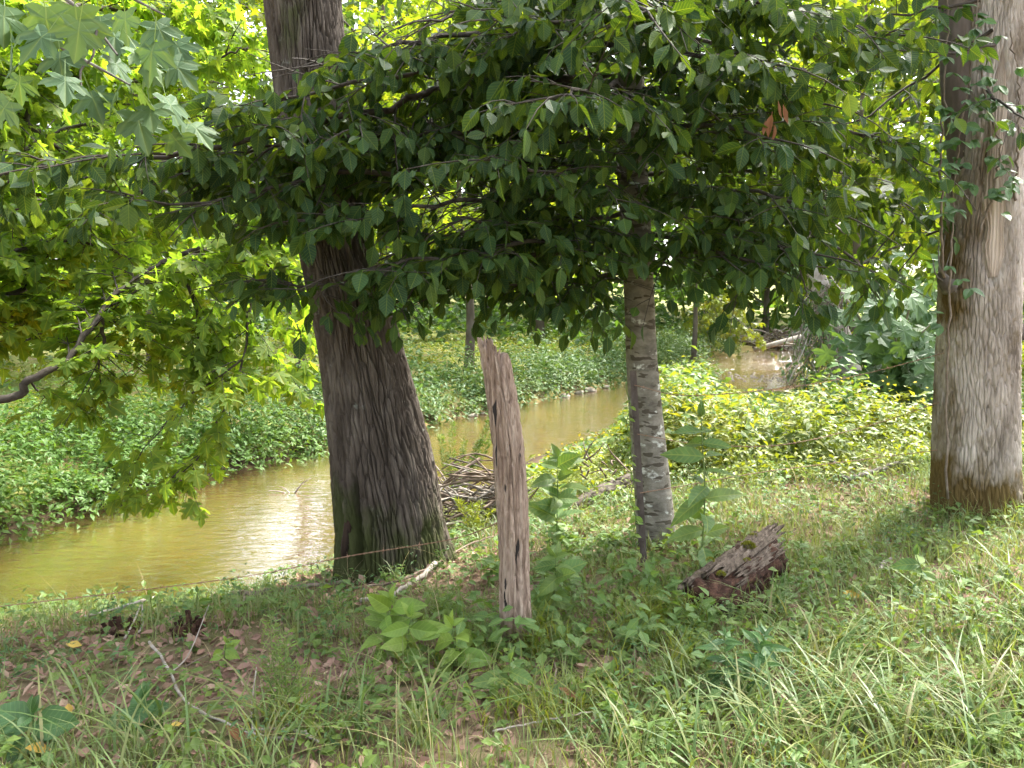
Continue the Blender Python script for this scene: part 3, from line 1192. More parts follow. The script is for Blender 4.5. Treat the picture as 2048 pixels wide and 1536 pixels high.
tm_ = trunk(sp_e, sr_e, 64, 240, ridge_w=0.06, ridge_l=0.05, depth=0.0022, flare=lambda TH, S: 1 + 0.25 * np.clip(1 - S / 0.3, 0, 1) ** 2 * (1 + 0.5 * np.sin(3 * TH)), seed=9, lumps=0.05)
link('trunk', tm_, M['bark_smooth'], slender)


def sxy(py):
    zt = at(1265, py, DS)[2]
    return np.array([np.interp(zt, sp_e[:, 2], sp_e[:, j]) for j in range(3)])


def bough(py0, pts):
    return [sxy(py0)] + [at(*p) for p in pts]


BOUGHS = [
    (bough(165, [(1000, 158, 5.1), (860, 190, 4.8), (680, 235, 4.5), (400, 300, 4.2), (150, 335, 4.0), (-80, 355, 3.9)]), 0.030),
    (bough(330, [(1060, 325, 5.0), (880, 345, 4.7), (640, 350, 4.4), (440, 400, 4.2), (300, 400, 4.1)]), 0.024),
    (bough(480, [(1120, 500, 5.1), (960, 530, 4.8), (800, 560, 4.6), (660, 575, 4.5), (520, 560, 4.4)]), 0.022),
    (bough(440, [(1400, 415, 5.3), (1560, 440, 5.0), (1680, 500, 4.9), (1740, 540, 4.9)]), 0.022),
    (bough(260, [(1450, 225, 5.2), (1640, 250, 5.0), (1840, 320, 4.8)]), 0.022),
    (bough(210, [(1240, 170, 4.7), (1190, 180, 4.0), (1120, 190, 3.5)]), 0.022),
    (bough(360, [(1200, 340, 4.8), (1100, 345, 4.2), (960, 320, 3.8)]), 0.020),
    (bough(500, [(1330, 500, 4.9), (1440, 510, 4.5), (1580, 530, 4.3)]), 0.020),
    (bough(90, [(1030, 60, 4.9), (820, 85, 4.5), (640, 130, 4.3)]), 0.024),
    (bough(30, [(1450, 20, 5.1), (1650, 40, 4.7), (1800, 70, 4.5)]), 0.022),
    (bough(540, [(1180, 555, 5.1), (1080, 560, 4.8), (1010, 570, 4.7)]), 0.018),
    (bough(130, [(950, 215, 5.6), (700, 290, 5.4), (450, 350, 5.2), (180, 400, 5.0), (30, 420, 4.9)]), 0.026),
    (bough(300, [(1350, 250, 4.8), (1450, 260, 4.3), (1560, 280, 4.0)]), 0.020),
    (bough(400, [(1120, 420, 5.4), (900, 470, 5.5), (760, 520, 5.4)]), 0.018),
    (bough(60, [(1200, 40, 4.7), (1100, 50, 4.2), (980, 40, 3.9)]), 0.020),
    (bough(350, [(1450, 340, 5.6), (1600, 370, 5.8), (1760, 420, 5.8)]), 0.020),
    (bough(120, [(1380, 110, 4.8), (1480, 120, 4.3), (1560, 130, 4.0)]), 0.018),
    (bough(240, [(1000, 260, 4.9), (800, 270, 4.6), (600, 280, 4.4), (430, 330, 4.3)]), 0.020),
    ([at(1050, 560, 4.75), at(1062, 600, 4.7), at(1058, 640, 4.66)], 0.006),
    ([at(800, 585, 4.6), at(792, 630, 4.5), at(786, 670, 4.45)], 0.006),
    ([at(1465, 540, 4.5), at(1478, 575, 4.42), at(1470, 605, 4.4)], 0.006),
    ([at(1600, 540, 4.35), at(1612, 575, 4.3), at(1606, 600, 4.3)], 0.006),
    ([at(1180, 570, 5.0), at(1192, 620, 4.9), at(1186, 660, 4.86)], 0.006),
    ([at(1715, 535, 4.9), at(1728, 570, 4.9), at(1722, 595, 4.9)], 0.006),
    ([at(640, 575, 4.5), at(660, 610, 4.45), at(700, 640, 4.4)], 0.006),
    (bough(200, [(1000, 215, 5.2), (820, 230, 5.0), (660, 260, 4.9), (520, 300, 4.8), (330, 320, 4.7)]), 0.020),
    (bough(270, [(1020, 300, 5.3), (860, 310, 5.2), (700, 330, 5.1), (540, 390, 5.0)]), 0.020),
    (bough(380, [(1050, 400, 4.9), (920, 400, 4.5), (760, 430, 4.3), (600, 440, 4.2)]), 0.020),
    (bough(140, [(1050, 110, 5.0), (900, 130, 4.6), (740, 160, 4.4), (600, 190, 4.3), (480, 230, 4.2)]), 0.020),
    (bough(450, [(1130, 470, 4.8), (1000, 500, 4.4), (860, 520, 4.2), (740, 540, 4.1)]), 0.018),
    (bough(470, [(1380, 470, 4.9), (1500, 480, 4.5), (1640, 510, 4.3)]), 0.018),
    (bough(390, [(1420, 380, 4.8), (1540, 390, 4.4), (1660, 420, 4.2)]), 0.018),
    (bough(180, [(1420, 170, 4.9), (1540, 190, 4.5), (1660, 210, 4.3)]), 0.018),
    (bough(-20, [(1120, -30, 4.9), (980, 10, 4.4), (860, 40, 4.0)]), 0.022),
    (bough(-60, [(1330, -40, 4.8), (1450, -10, 4.4), (1600, 20, 4.2)]), 0.022),
    (bough(10, [(1350, 60, 5.6), (1500, 110, 5.9), (1680, 170, 6.0)]), 0.022),
    (bough(-40, [(1180, 20, 5.8), (1060, 80, 6.0), (920, 130, 6.1)]), 0.022),
    (bough(-90, [(1250, -70, 4.6), (1240, -20, 4.0), (1300, 30, 3.6)]), 0.020),
    (bough(310, [(1500, 300, 5.5), (1650, 330, 5.6), (1800, 400, 5.5)]), 0.020),
    (bough(420, [(1160, 440, 5.0), (1020, 440, 4.5), (900, 450, 4.3)]), 0.018),
]
GAPS_S = [(900, 400, 85, 60, 0.92), (655, 545, 75, 50, 0.7), (1395, 85, 35, 45, 0.8), (1270, 590, 50, 60, 0.95), (540, 80, 140, 80, 0.9), (810, 20, 110, 70, 0.9),
          (330, 470, 120, 55, 0.75), (1800, 200, 90, 70, 0.65), (1690, 180, 70, 50, 0.5), (1850, 470, 130, 90, 0.75), (1600, 130, 60, 50, 0.55), (60, 620, 400, 140, 1.0), (950, 760, 800, 90, 0.97),
          (1700, 330, 90, 40, 0.5), (1262, 340, 40, 60, 0.6), (1890, 640, 120, 80, 1.0), (1290, 760, 260, 80, 1.0), (1680, 680, 200, 55, 0.95), (850, 640, 60, 40, 0.6)]
allLV = Leaves()
per_bough = []
for path, r in BOUGHS:
    tubes = []
    LV = Leaves()
    if len(path) == 3 and r < 0.01:
        grow(path, r, 0.003, tubes, LV, rs, 0.09, 0.24, 0.05, 0.108, 0.24, 0.5, 0.08, 0, (0.2, 1.0))
        per_bough.append((tubes, LV))
        continue
    grow(path, r, 0.006, tubes, LV, rs, 0.10, 0.66, 0.048, 0.106, 0.24, 0.45, 0.08, 3, (0.0, 1.0))
    per_bough.append((tubes, LV))
fr_all = [prune(LV.frames(), GAPS_S, rs) for _, LV in per_bough]
cat_fr = tuple(np.concatenate([f[k] for f in fr_all]) for k in range(6))
owner = np.concatenate([np.full(len(f[0]), i) for i, f in enumerate(fr_all)])
big_idx = largest_in_view(cat_fr, 300)
ov_hi = T_ovate(6, 0.30, 0.28, 0.16, 0.12)
ov_meshes = [template_mesh('leaf', T_ovate(6, w, fo_, cu, 0.12, 0.85, wv), M['dark_leaf']) for w, fo_, cu, wv in ((0.30, 0.25, 0.12, 0.01), (0.27, 0.35, 0.2, 0.02), (0.32, 0.2, 0.05, 0.015))]
rest = np.ones(len(owner), bool)
rest[big_idx] = False
for i, (tubes, LV) in enumerate(per_bough):
    o = tubes_obj('branch', tubes, M['twig'], slender)
    leaf_objects('leaf', ov_meshes, cat_fr, [j for j in big_idx if owner[j] == i], o)
ri = np.nonzero(rest)[0]
for k0, tm0 in enumerate((T_ovate(3, 0.25, 0.40, 0.28), T_ovate(3, 0.36, 0.2, 0.08), T_ovate(3, 0.31, 0.05, -0.1))):
    fo = link('foliage', leaf_mesh('foliage', tm0, cat_fr, ri[k0::3]), M['dark_leaf'], slender)
    fo['kind'] = 'stuff'
# the crown above the picture
tubes = []
LV = Leaves()
for k in range(7):
    a = k * 2.4
    z0 = 3.7 + k * 0.42
    p0 = np.array([np.interp(z0, sp_e[:, 2], sp_e[:, j]) for j in range(3)])
    dr = np.array([math.cos(a), math.sin(a), 0])
    Lb = 2.1 - 0.15 * k
    grow([p0, p0 + dr * Lb * 0.5 + UP * 0.35, p0 + dr * Lb + UP * 0.3], 0.025, 0.006, tubes, LV, rs, 0.16, 0.85, 0.085, 0.14, 0.3, 0.5, 0.1, 2)
tubes_obj('branch', tubes, M['limb'], slender, 'stuff')
fo = link('foliage', leaf_mesh('foliage', T_ovate(3, 0.3), LV.frames()), M['dark_leaf'], slender)
fo['kind'] = 'stuff'
# the withered cluster that hangs in the green
LV = Leaves()
for px, py, dx in ((1556, 200, 0.02), (1544, 228, -0.15), (1566, 208, 0.12), (1548, 248, -0.05), (1532, 240, -0.3)):
    p = at(px, py, 4.0)
    LV.one(p, np.array([dx, 0.02, -1]), np.array([0.3, -1, 0.2]) + rs.normal(0, 0.5, 3), rs.uniform(0.065, 0.115))
dl = [template_mesh('dead_leaf', T_curl(0.17, 0.7), M['dead_leaf']), template_mesh('dead_leaf', T_ovate(4, 0.16, 0.9, 0.1, 0.1), M['dead_leaf'])]
leaf_objects('dead_leaf', dl, LV.frames(), range(5), slender)

# ================================================================== TREE AT THE RIGHT EDGE
rs = np.random.default_rng(21)
rb = hit(1950, 1018)
DR = float(rb[1])
right = thing('right_edge_tree', 'stout tan barked tree at the right edge with moss patches and a long debarked scar', 'tree', rb)
right.name = 'scarred_tree'
OFF[right.name] = Vector(rb)
prof = [(1040, 1952, 172), (1000, 1950, 166), (940, 1950, 160), (870, 1950, 156), (750, 1952, 150), (640, 1956, 146), (560, 1958, 146), (450, 1968, 142), (300, 1975, 132), (150, 1982, 124), (0, 1990, 120), (-400, 2010, 110), (-1000, 2030, 60)]
pth = [at(px, py, DR) for py, px, w in prof]
pth[0][2] -= 0.15
rad = [w * DR / FPX / 2 for py, px, w in prof]
sl = np.concatenate([[0], np.cumsum(np.linalg.norm(np.diff(np.array(pth), axis=0), axis=1))])
uu = np.linspace(0, sl[-1], 36)
rp_e = np.stack([np.interp(uu, sl, np.array(pth)[:, k]) for k in range(3)], 1)
rr_e = np.interp(uu, sl, rad)


def flare_r(TH, S):
    k = np.clip(1 - S / 0.5, 0, 1) ** 2
    return 1 + k * (0.12 + 0.12 * np.cos(TH - 5.6) + 0.08 * np.sin(4 * TH))


def scar_r(TH, S):
    c = 4.47 - 0.05 * np.sin(S * 3)
    zS = S + rp_e[0][2]
    f_ = (zS - at(1975, 555, DR)[2]) / (at(1975, 120, DR)[2] - at(1975, 555, DR)[2])
    w = 0.36 * np.clip(f_ / 0.12 + 0.2, 0, 1) ** 0.6 * np.clip((1 - f_) / 0.25 + 0.1, 0, 1)
    e = np.exp(-((TH - c) / np.maximum(w, 1e-3)) ** 4)
    return -0.030 * e


kz = int(np.searchsorted(rp_e[:, 2], 4.0))
tm_ = trunk(rp_e[:kz + 1], rr_e[:kz + 1], 270, 210, front=4.2, sharp=0.22, ridge_w=0.026, ridge_l=0.15, depth=0.022, flare=flare_r, seed=14, lumps=0.04, hollow=scar_r)
link('trunk', tm_, M['bark_right'], right)
tm_ = trunk(rp_e[kz:], rr_e[kz:], 50, 60, ridge_w=0.03, ridge_l=0.13, depth=0.012, seed=14, lumps=0.0)
link('trunk', tm_, M['bark_right'], right)
# stripped wood lying in the scar
sc = MB()
zs = np.linspace(at(1975, 555, DR)[2], at(1975, 120, DR)[2], 60)
nu_ = 26
Vs = []
for zz in zs:
    c = np.array([np.interp(zz, rp_e[:, 2], rp_e[:, j]) for j in range(3)])
    r_ = np.interp(zz, rp_e[:, 2], rr_e)
    f_ = (zz - zs[0]) / (zs[-1] - zs[0])
    hw = 0.36 * min(1, f_ / 0.12 + 0.2) ** 0.6 * min(1, (1.0 - f_) / 0.25 + 0.1) * (0.9 + 0.12 * math.sin(zz * 9) + 0.08 * math.sin(zz * 23 + 1))
    a0 = 4.47 - 0.06 * math.sin(zz * 3)
    eL = 0.55 + 0.9 * fbm(np.array([zz * 7.0]), np.array([1.5]), 3)[0]
    eR = 0.55 + 0.9 * fbm(np.array([zz * 7.0]), np.array([7.5]), 4)[0]
    for j in range(nu_):
        u_ = j / (nu_ - 1) * 2 - 1
        a = a0 + hw * u_ * (eR if u_ > 0 else eL)
        g = 0.006 * math.sin(j * 1.9 + 0.6 * math.sin(zz * 5)) + 0.004 * math.sin(j * 4.1 + zz * 2)
        rr_ = r_ * (1 + 0.04 * float(lump(np.array([a]), np.array([zz - rp_e[0][2]]), 14)[0])) - 0.014 + g * 0.8 - 0.12 * max(0, abs(u_) - 0.75)
        Vs.append(c + np.array([math.cos(a) * rr_, math.sin(a) * rr_, 0]))
Fs = [(i * nu_ + j, i * nu_ + j + 1, (i + 1) * nu_ + j + 1, (i + 1) * nu_ + j) for i in range(59) for j in range(nu_ - 1)]
sc.add(Vs, Fs)
so = sc.build('bare_wood_scar', M['bare_wood'], right)
so['label'] = 'long pale strip of bare wood where the bark is gone'
# darker companion stem on the left side
cp = [at(1912, 600, DR + 0.02), at(1918, 480, DR), at(1926, 380, DR + 0.02), at(1922, 280, DR), at(1912, 160, DR - 0.02), at(1912, 60, DR), at(1905, -80, DR), at(1890, -400, DR + 0.2)]
cr = np.array([20, 40, 52, 56, 56, 58, 54, 40]) * DR / FPX / 2
tm_ = trunk(smooth_path(cp, 20), np.interp(np.linspace(0, 1, 20), np.linspace(0, 1, 8), cr), 56, 150, ridge_w=0.03, ridge_l=0.1, depth=0.008, seed=31, lumps=0.06)
link('second_stem', tm_, M['bark_far'], right)
# broken stub with dry shoots
kb = MB()
kb.tube(smooth_path([at(1900, 575, DR - 0.2), at(1888, 562, DR - 0.22), at(1882, 545, DR - 0.23)], 6), [0.06, 0.05, 0.045, 0.04, 0.03, 0.018], 9)
for ex in ((1866, 520), (1878, 480), (1890, 470), (1902, 500)):
    kb.tube(smooth_path([at(1890, 565, DR - 0.24), at((1890 + ex[0]) / 2 - 6, (565 + ex[1]) / 2 + 8, DR - 0.27), at(ex[0], ex[1], DR - 0.26)], 6), np.linspace(0.007, 0.003, 6), 5)
kb.build('branch_stub', M['limb'], right)
tubes = []
LV = Leaves()
for k in range(9):
    a = k * 2.4 + 1
    z0 = 3.6 + 0.5 * k
    p0 = np.array([np.interp(z0, rp_e[:, 2], rp_e[:, j]) for j in range(3)])
    dr = np.array([math.cos(a), math.sin(a), 0])
    Lb = 3.0 - 0.08 * k
    grow([p0, p0 + dr * Lb * 0.5 + UP * 0.5, p0 + dr * Lb + UP * 0.5], 0.05, 0.01, tubes, LV, rs, 0.28, 1.0, 0.12, 0.13, 0.35, 0.4, 0.25, 2)
tubes_obj('branch', tubes, M['limb'], right, 'stuff')
fo = link('foliage', leaf_mesh('foliage', T_ovate(3, 0.3), LV.frames()), M['far_leaf_green'], right)
fo['kind'] = 'stuff'
# its own leafy sprays in the picture
SPR = [[at(1985, 60, DR - 0.2), at(1850, 150, 5.6), at(1740, 230, 5.5), at(1640, 250, 5.5)], [at(1930, 330, DR - 0.1), at(1850, 400, 5.6), at(1780, 470, 5.5), at(1740, 520, 5.4)],
       [at(1960, 0, DR - 0.3), at(1840, 20, 5.2), at(1720, 60, 5.1)], [at(1975, 180, DR - 0.25), at(2010, 210, 5.0), at(2060, 260, 4.8)],
       [at(1925, 430, DR), at(1850, 480, 5.8), at(1800, 540, 5.9)], [at(1990, 90, DR - .2), at(1900, 100, 5.0), at(1790, 100, 4.7)]]
for path in SPR:
    tubes = []
    LV = Leaves()
    grow(path, 0.012, 0.004, tubes, LV, rs, 0.13, 0.45, 0.07, 0.105, 0.3, 0.5, 0.2, 1, (0.1, 0.8))
    o = tubes_obj('branch', tubes, M['twig'], right)
    fr = prune(LV.frames(), [(1985, 420, 55, 160, 0.8), (1800, 300, 60, 60, 0.5)], rs)
    leaf_objects('leaf', [template_mesh('leaf', T_ovate(5, 0.29, 0.25, 0.15, 0.1), M['dark_leaf'])], fr, range(min(len(fr[0]), 60)), o)
    if len(fr[0]) > 60:
        fo = link('foliage', leaf_mesh('foliage', T_ovate(4, 0.3), fr, np.arange(60, len(fr[0]))), M['dark_leaf'], right)
        fo['kind'] = 'stuff'

# ---- creeper on the right tree
vine = thing('climbing_vine', 'leafy creeper climbing the scarred tree at the right edge', 'vine', rb + np.array([-0.2, -0.35, 0]))
vr = np.random.default_rng(77)
LVv = Leaves()
VPATHS = [[(1888, 560, -0.35), (1884, 420, -0.42), (1882, 300, -0.4), (1888, 180, -0.35), (1895, 60, -0.32), (1900, -60, -0.3)],
          [(1896, 1000, -0.3), (1892, 800, -0.3), (1900, 600, -0.34), (1905, 450, -0.34), (1915, 300, -0.34), (1940, 150, -0.36), (1960, -40, -0.34)],
          [(1960, 470, -0.33), (1985, 380, -0.33), (2000, 300, -0.33), (1975, 200, -0.33), (1950, 80, -0.34)],
          [(2030, 400, -0.25), (2036, 300, -0.25), (2040, 180, -0.24), (2020, 60, -0.3)]]
for vp in VPATHS:
    b = MB()
    C = smooth_path([at(px, py, DR + dd) for px, py, dd in vp], 40)
    C += vr.normal(0, 0.006, C.shape)
    b.tube(C, np.linspace(0.009, 0.004, 40), 5)
    b.build('vine_stem', M['vine_stem'], vine)
for vp, cnt in zip(VPATHS, (30, 34, 46, 22)):
    C = smooth_path([at(px, py, DR + dd) for px, py, dd in vp], 200)
    for k in range(cnt):
        i = vr.integers(30, 199)
        if C[i][2] < 1.35:
            continue
        p = C[i] + vr.normal(0, 0.06, 3) + np.array([0, -0.05, 0])
        for j in range(3):
            LVv.one(p, np.array([vr.normal(0, 0.8), -0.5, -0.5 + vr.normal(0, 0.3)]), np.array([0, -0.6, 0.8]) + vr.normal(0, 0.3, 3), vr.uniform(0.05, 0.1))
fr = LVv.frames()
leaf_objects('leaf', [template_mesh('leaf', T_ovate(4, 0.3, 0.2, 0.15, 0.1), M['plant_dark'])], fr, range(min(300, len(fr[0]))), vine)

# ================================================================== MAPLE reaching in from the left
rs = np.random.default_rng(5)
mbase = np.array([-5.5, 3.7, gz(-5.5, 3.7)])
maple = thing('overhanging_maple', 'maple reaching in from the left with a long bare limb and glowing yellow green leaves', 'tree', mbase)
mp_ = [mbase - UP * 0.2, mbase + np.array([0.05, 0.1, 1.2]), mbase + np.array([0.0, 0.3, 3.0]), mbase + np.array([-0.1, 0.5, 6.0]), mbase + np.array([0, 0.6, 9.0])]
tm_ = trunk(smooth_path(mp_, 20), np.linspace(0.24, 0.06, 20), 36, 60, ridge_w=0.05, ridge_l=0.2, depth=0.014, seed=41)
link('trunk', tm_, M['bark_far'], maple)
def mt_pt(z):
    return mbase + np.array([0.0, 0.2, z])
MLIMBS = [
    ([mt_pt(1.7), at(-60, 800, 5.6), at(60, 760, 5.8), at(140, 715, 6.0), at(200, 625, 6.3), at(265, 560, 6.6), at(345, 515, 6.9), at(430, 490, 7.3), at(560, 460, 7.6)], 0.038, 0.008, 0.55),
    ([at(345, 515, 6.9), at(440, 480, 6.9), at(520, 400, 6.9), at(600, 330, 7.1)], 0.022, 0.006, 0.1),
    ([at(478, 470, 7.3), at(497, 570, 7.1), at(500, 640, 6.9), at(480, 740, 6.6), at(430, 860, 6.4), at(370, 940, 6.3)], 0.020, 0.005, 0.12),
    ([at(483, 720, 6.6), at(400, 780, 6.5), at(330, 850, 6.4), at(270, 930, 6.3)], 0.010, 0.004, 0.05),
    ([mt_pt(2.2), at(-40, 590, 6.6), at(60, 560, 6.9), at(83, 520, 7.1), at(150, 470, 7.4), at(240, 400, 7.6)], 0.03, 0.008, 0.2),
    ([mt_pt(2.6), at(-20, 200, 6.2), at(60, 250, 6.4), at(140, 310, 6.7), at(300, 360, 7.1), at(420, 330, 7.4)], 0.03, 0.008, 0.2),
    ([mt_pt(3.2), at(0, 130, 6.4), at(200, 160, 7.0), at(340, 150, 7.4), at(430, 120, 7.6), at(520, 80, 7.8)], 0.03, 0.008, 0.15),
    ([mt_pt(3.8), at(100, 10, 6.8), at(300, 20, 7.6), at(450, 40, 8.2), at(520, 150, 8.4)], 0.03, 0.008, 0.15),
    ([mt_pt(2.0), at(-30, 690, 6.8), at(50, 680, 7.2), at(120, 650, 7.6)], 0.02, 0.006, 0.2),
    ([at(200, 625, 6.3), at(250, 650, 6.5), at(330, 640, 6.8), at(420, 650, 7.0)], 0.012, 0.004, 0.1),
    ([at(497, 570, 7.1), at(560, 600, 7.2), at(600, 660, 7.2), at(600, 720, 7.1)], 0.010, 0.004, 0.05),
    ([at(500, 640, 6.9), at(540, 720, 7.0), at(590, 790, 7.1), at(640, 800, 7.2)], 0.008, 0.003, 0.05),
    ([at(60, 760, 5.8), at(90, 790, 6.0), at(140, 800, 6.2), at(170, 810, 6.3)], 0.010, 0.004, 0.1),
    ([at(430, 860, 6.4), at(330, 970, 6.4), at(260, 990, 6.5)], 0.007, 0.003, 0.05),
    ([mt_pt(2.4), at(-60, 480, 7.4), at(100, 430, 8.0), at(300, 440, 8.4), at(480, 420, 8.6)], 0.03, 0.007, 0.15),
    ([mt_pt(3.0), at(-60, 330, 7.6), at(120, 260, 8.4), at(320, 240, 8.8), at(500, 230, 9.0)], 0.03, 0.007, 0.15),
    ([mt_pt(3.6), at(20, 60, 7.8), at(220, 90, 8.6), at(420, 100, 9.2)], 0.03, 0.007, 0.15),
    ([mt_pt(2.3), at(-60, 520, 6.4), at(80, 480, 6.9), at(220, 500, 7.2), at(330, 560, 7.3)], 0.025, 0.006, 0.15),
    ([mt_pt(2.0), at(-60, 640, 6.3), at(40, 620, 6.6), at(140, 650, 6.8), at(220, 720, 6.8)], 0.025, 0.006, 0.15),
    ([at(430, 490, 7.3), at(500, 510, 7.6), at(570, 560, 7.8), at(620, 640, 7.8)], 0.022, 0.005, 0.05),
    ([at(345, 515, 6.9), at(380, 580, 7.0), at(400, 660, 7.0), at(380, 740, 6.9)], 0.022, 0.005, 0.05),
    ([at(200, 625, 6.3), at(210, 690, 6.4), at(190, 760, 6.4)], 0.022, 0.005, 0.05),
    ([mt_pt(2.8), at(0, 380, 7.2), at(200, 420, 7.8), at(420, 440, 8.2), at(560, 500, 8.4)], 0.028, 0.006, 0.15),
    ([mt_pt(2.1), at(-50, 600, 8.0), at(120, 560, 8.8), at(280, 590, 9.2), at(420, 600, 9.4)], 0.025, 0.007, 0.15),
]
GAPS_M = [(250, 900, 150, 110, 0.0), (250, 720, 50, 40, 0.8), (120, 920, 110, 90, 1.0), (280, 830, 60, 70, 1.0), (560, 900, 115, 115, 1.0), (560, 640, 30, 40, 0.3), (220, 1100, 300, 90, 1.0), (60, 1000, 130, 120, 1.0), (740, 700, 90, 300, 0.6),
          (300, 560, 40, 40, 0.7), (40, 850, 90, 60, 0.9)]
mp_hi = [template_mesh('leaf', T_maple(True, 0.3, c), M['maple_leaf']) for c in (0.15, 0.3, 0.05)]
per = []
for path, r0, r1, st_ in MLIMBS:
    tubes = []
    LV = Leaves()
    low = r0 < 0.021
    grow(path, r0, r1, tubes, LV, rs, 0.15 if low else 0.095, 0.55 if low else 0.72, 0.07 if low else 0.052, 0.135, 0.28, 0.5, st_, 2 if low else 3, (0.0, 0.6))
    per.append((tubes, prune(LV.frames(), GAPS_M, rs)))
cat_fr = tuple(np.concatenate([f[k] for _, f in per]) for k in range(6))
owner = np.concatenate([np.full(len(f[0]), i) for i, (_, f) in enumerate(per)])
big_idx = largest_in_view(cat_fr, 260)
rest = np.ones(len(owner), bool)
rest[big_idx] = False
for i, (tubes, f_) in enumerate(per):
    o = tubes_obj('branch', tubes, M['twig'], maple)
    leaf_objects('leaf', mp_hi, cat_fr, [j for j in big_idx if owner[j] == i], o)
for tm0, sel in ((T_maple(False, 0.0, 0.25), cat_fr[0][:, 1] < 7.1), (T_star(), cat_fr[0][:, 1] >= 7.1)):
    fo = link('foliage', leaf_mesh('foliage', tm0, cat_fr, np.nonzero(rest & sel)[0]), M['maple_leaf'], maple)
    fo['kind'] = 'stuff'
# the spray close to the eye at upper left
tubes = []
LV = Leaves()
mr_ = np.random.default_rng(15)
LEAD = [[at(-150, -160, 3.0), at(40, -60, 2.6), at(160, 20, 2.4), at(235, 110, 2.3)], [at(-150, -40, 3.0), at(20, 40, 2.6), at(150, 110, 2.5), at(260, 170, 2.4)], [at(40, -60, 2.6), at(200, -30, 2.5), at(330, 30, 2.5)]]
for lp in LEAD:
    C = smooth_path(lp, 24)
    tubes.append((C, np.linspace(0.011, 0.003, 24), 6))
C = smooth_path([at(198, 45, 2.3), at(190, 80, 2.28), at(185, 115, 2.26), at(162, 140, 2.25), at(163, 180, 2.24)], 14)
tubes.append((C, np.linspace(0.004, 0.003, 14), 5))
SP_LEAVES = [(60, 40, 0.14, 0.2), (150, 10, 0.15, 0.3), (160, 40, 0.14, -0.2), (230, 60, 0.15, 0.6), (250, 20, 0.13, 0.2), (310, 40, 0.13, 0.4), (60, 110, 0.15, -0.4), (40, 150, 0.13, -0.3),
             (220, 110, 0.15, 0.3), (270, 95, 0.14, 0.8), (300, 130, 0.15, 0.5), (340, 120, 0.13, 0.6), (180, 180, 0.13, 0.1), (200, 190, 0.15, 0.5), (240, 170, 0.12, -0.2), (270, 170, 0.12, 0.3),
             (330, 190, 0.16, 1.0), (380, 245, 0.14, 0.9), (300, 210, 0.13, 0.1), (100, 60, 0.13, -0.5), (20, 60, 0.14, -0.2), (120, 100, 0.12, 0.0), (270, 220, 0.14, -0.1), (90, 10, 0.14, 0.3), (10, 10, 0.15, 0), (200, 30, .13, .4),
             (350, 80, 0.12, 0.7), (340, 265, 0.12, 0.5), (150, 70, .12, -.2), (310, 80, .13, .3), (20, 200, .13, -.3), (130, 150, .12, -.1)]
for px, py, s_, lx in SP_LEAVES:
    p = at(px, py, 2.3 + mr_.uniform(-0.25, 0.35))
    LV.one(p, np.array([lx + mr_.normal(0, 0.25), -0.1 + mr_.normal(0, 0.3), -0.8]), np.array([0, -0.55, 0.85]) + mr_.normal(0, 0.4, 3), s_ * mr_.uniform(0.65, 1.0))
o = tubes_obj('branch', tubes, M['limb'], maple)
nm = [template_mesh('leaf', T_maple(True, 0.45, c), M['near_maple']) for c in (0.2, 0.35)]
leaf_objects('leaf', nm, LV.frames(), range(len(SP_LEAVES)), o)

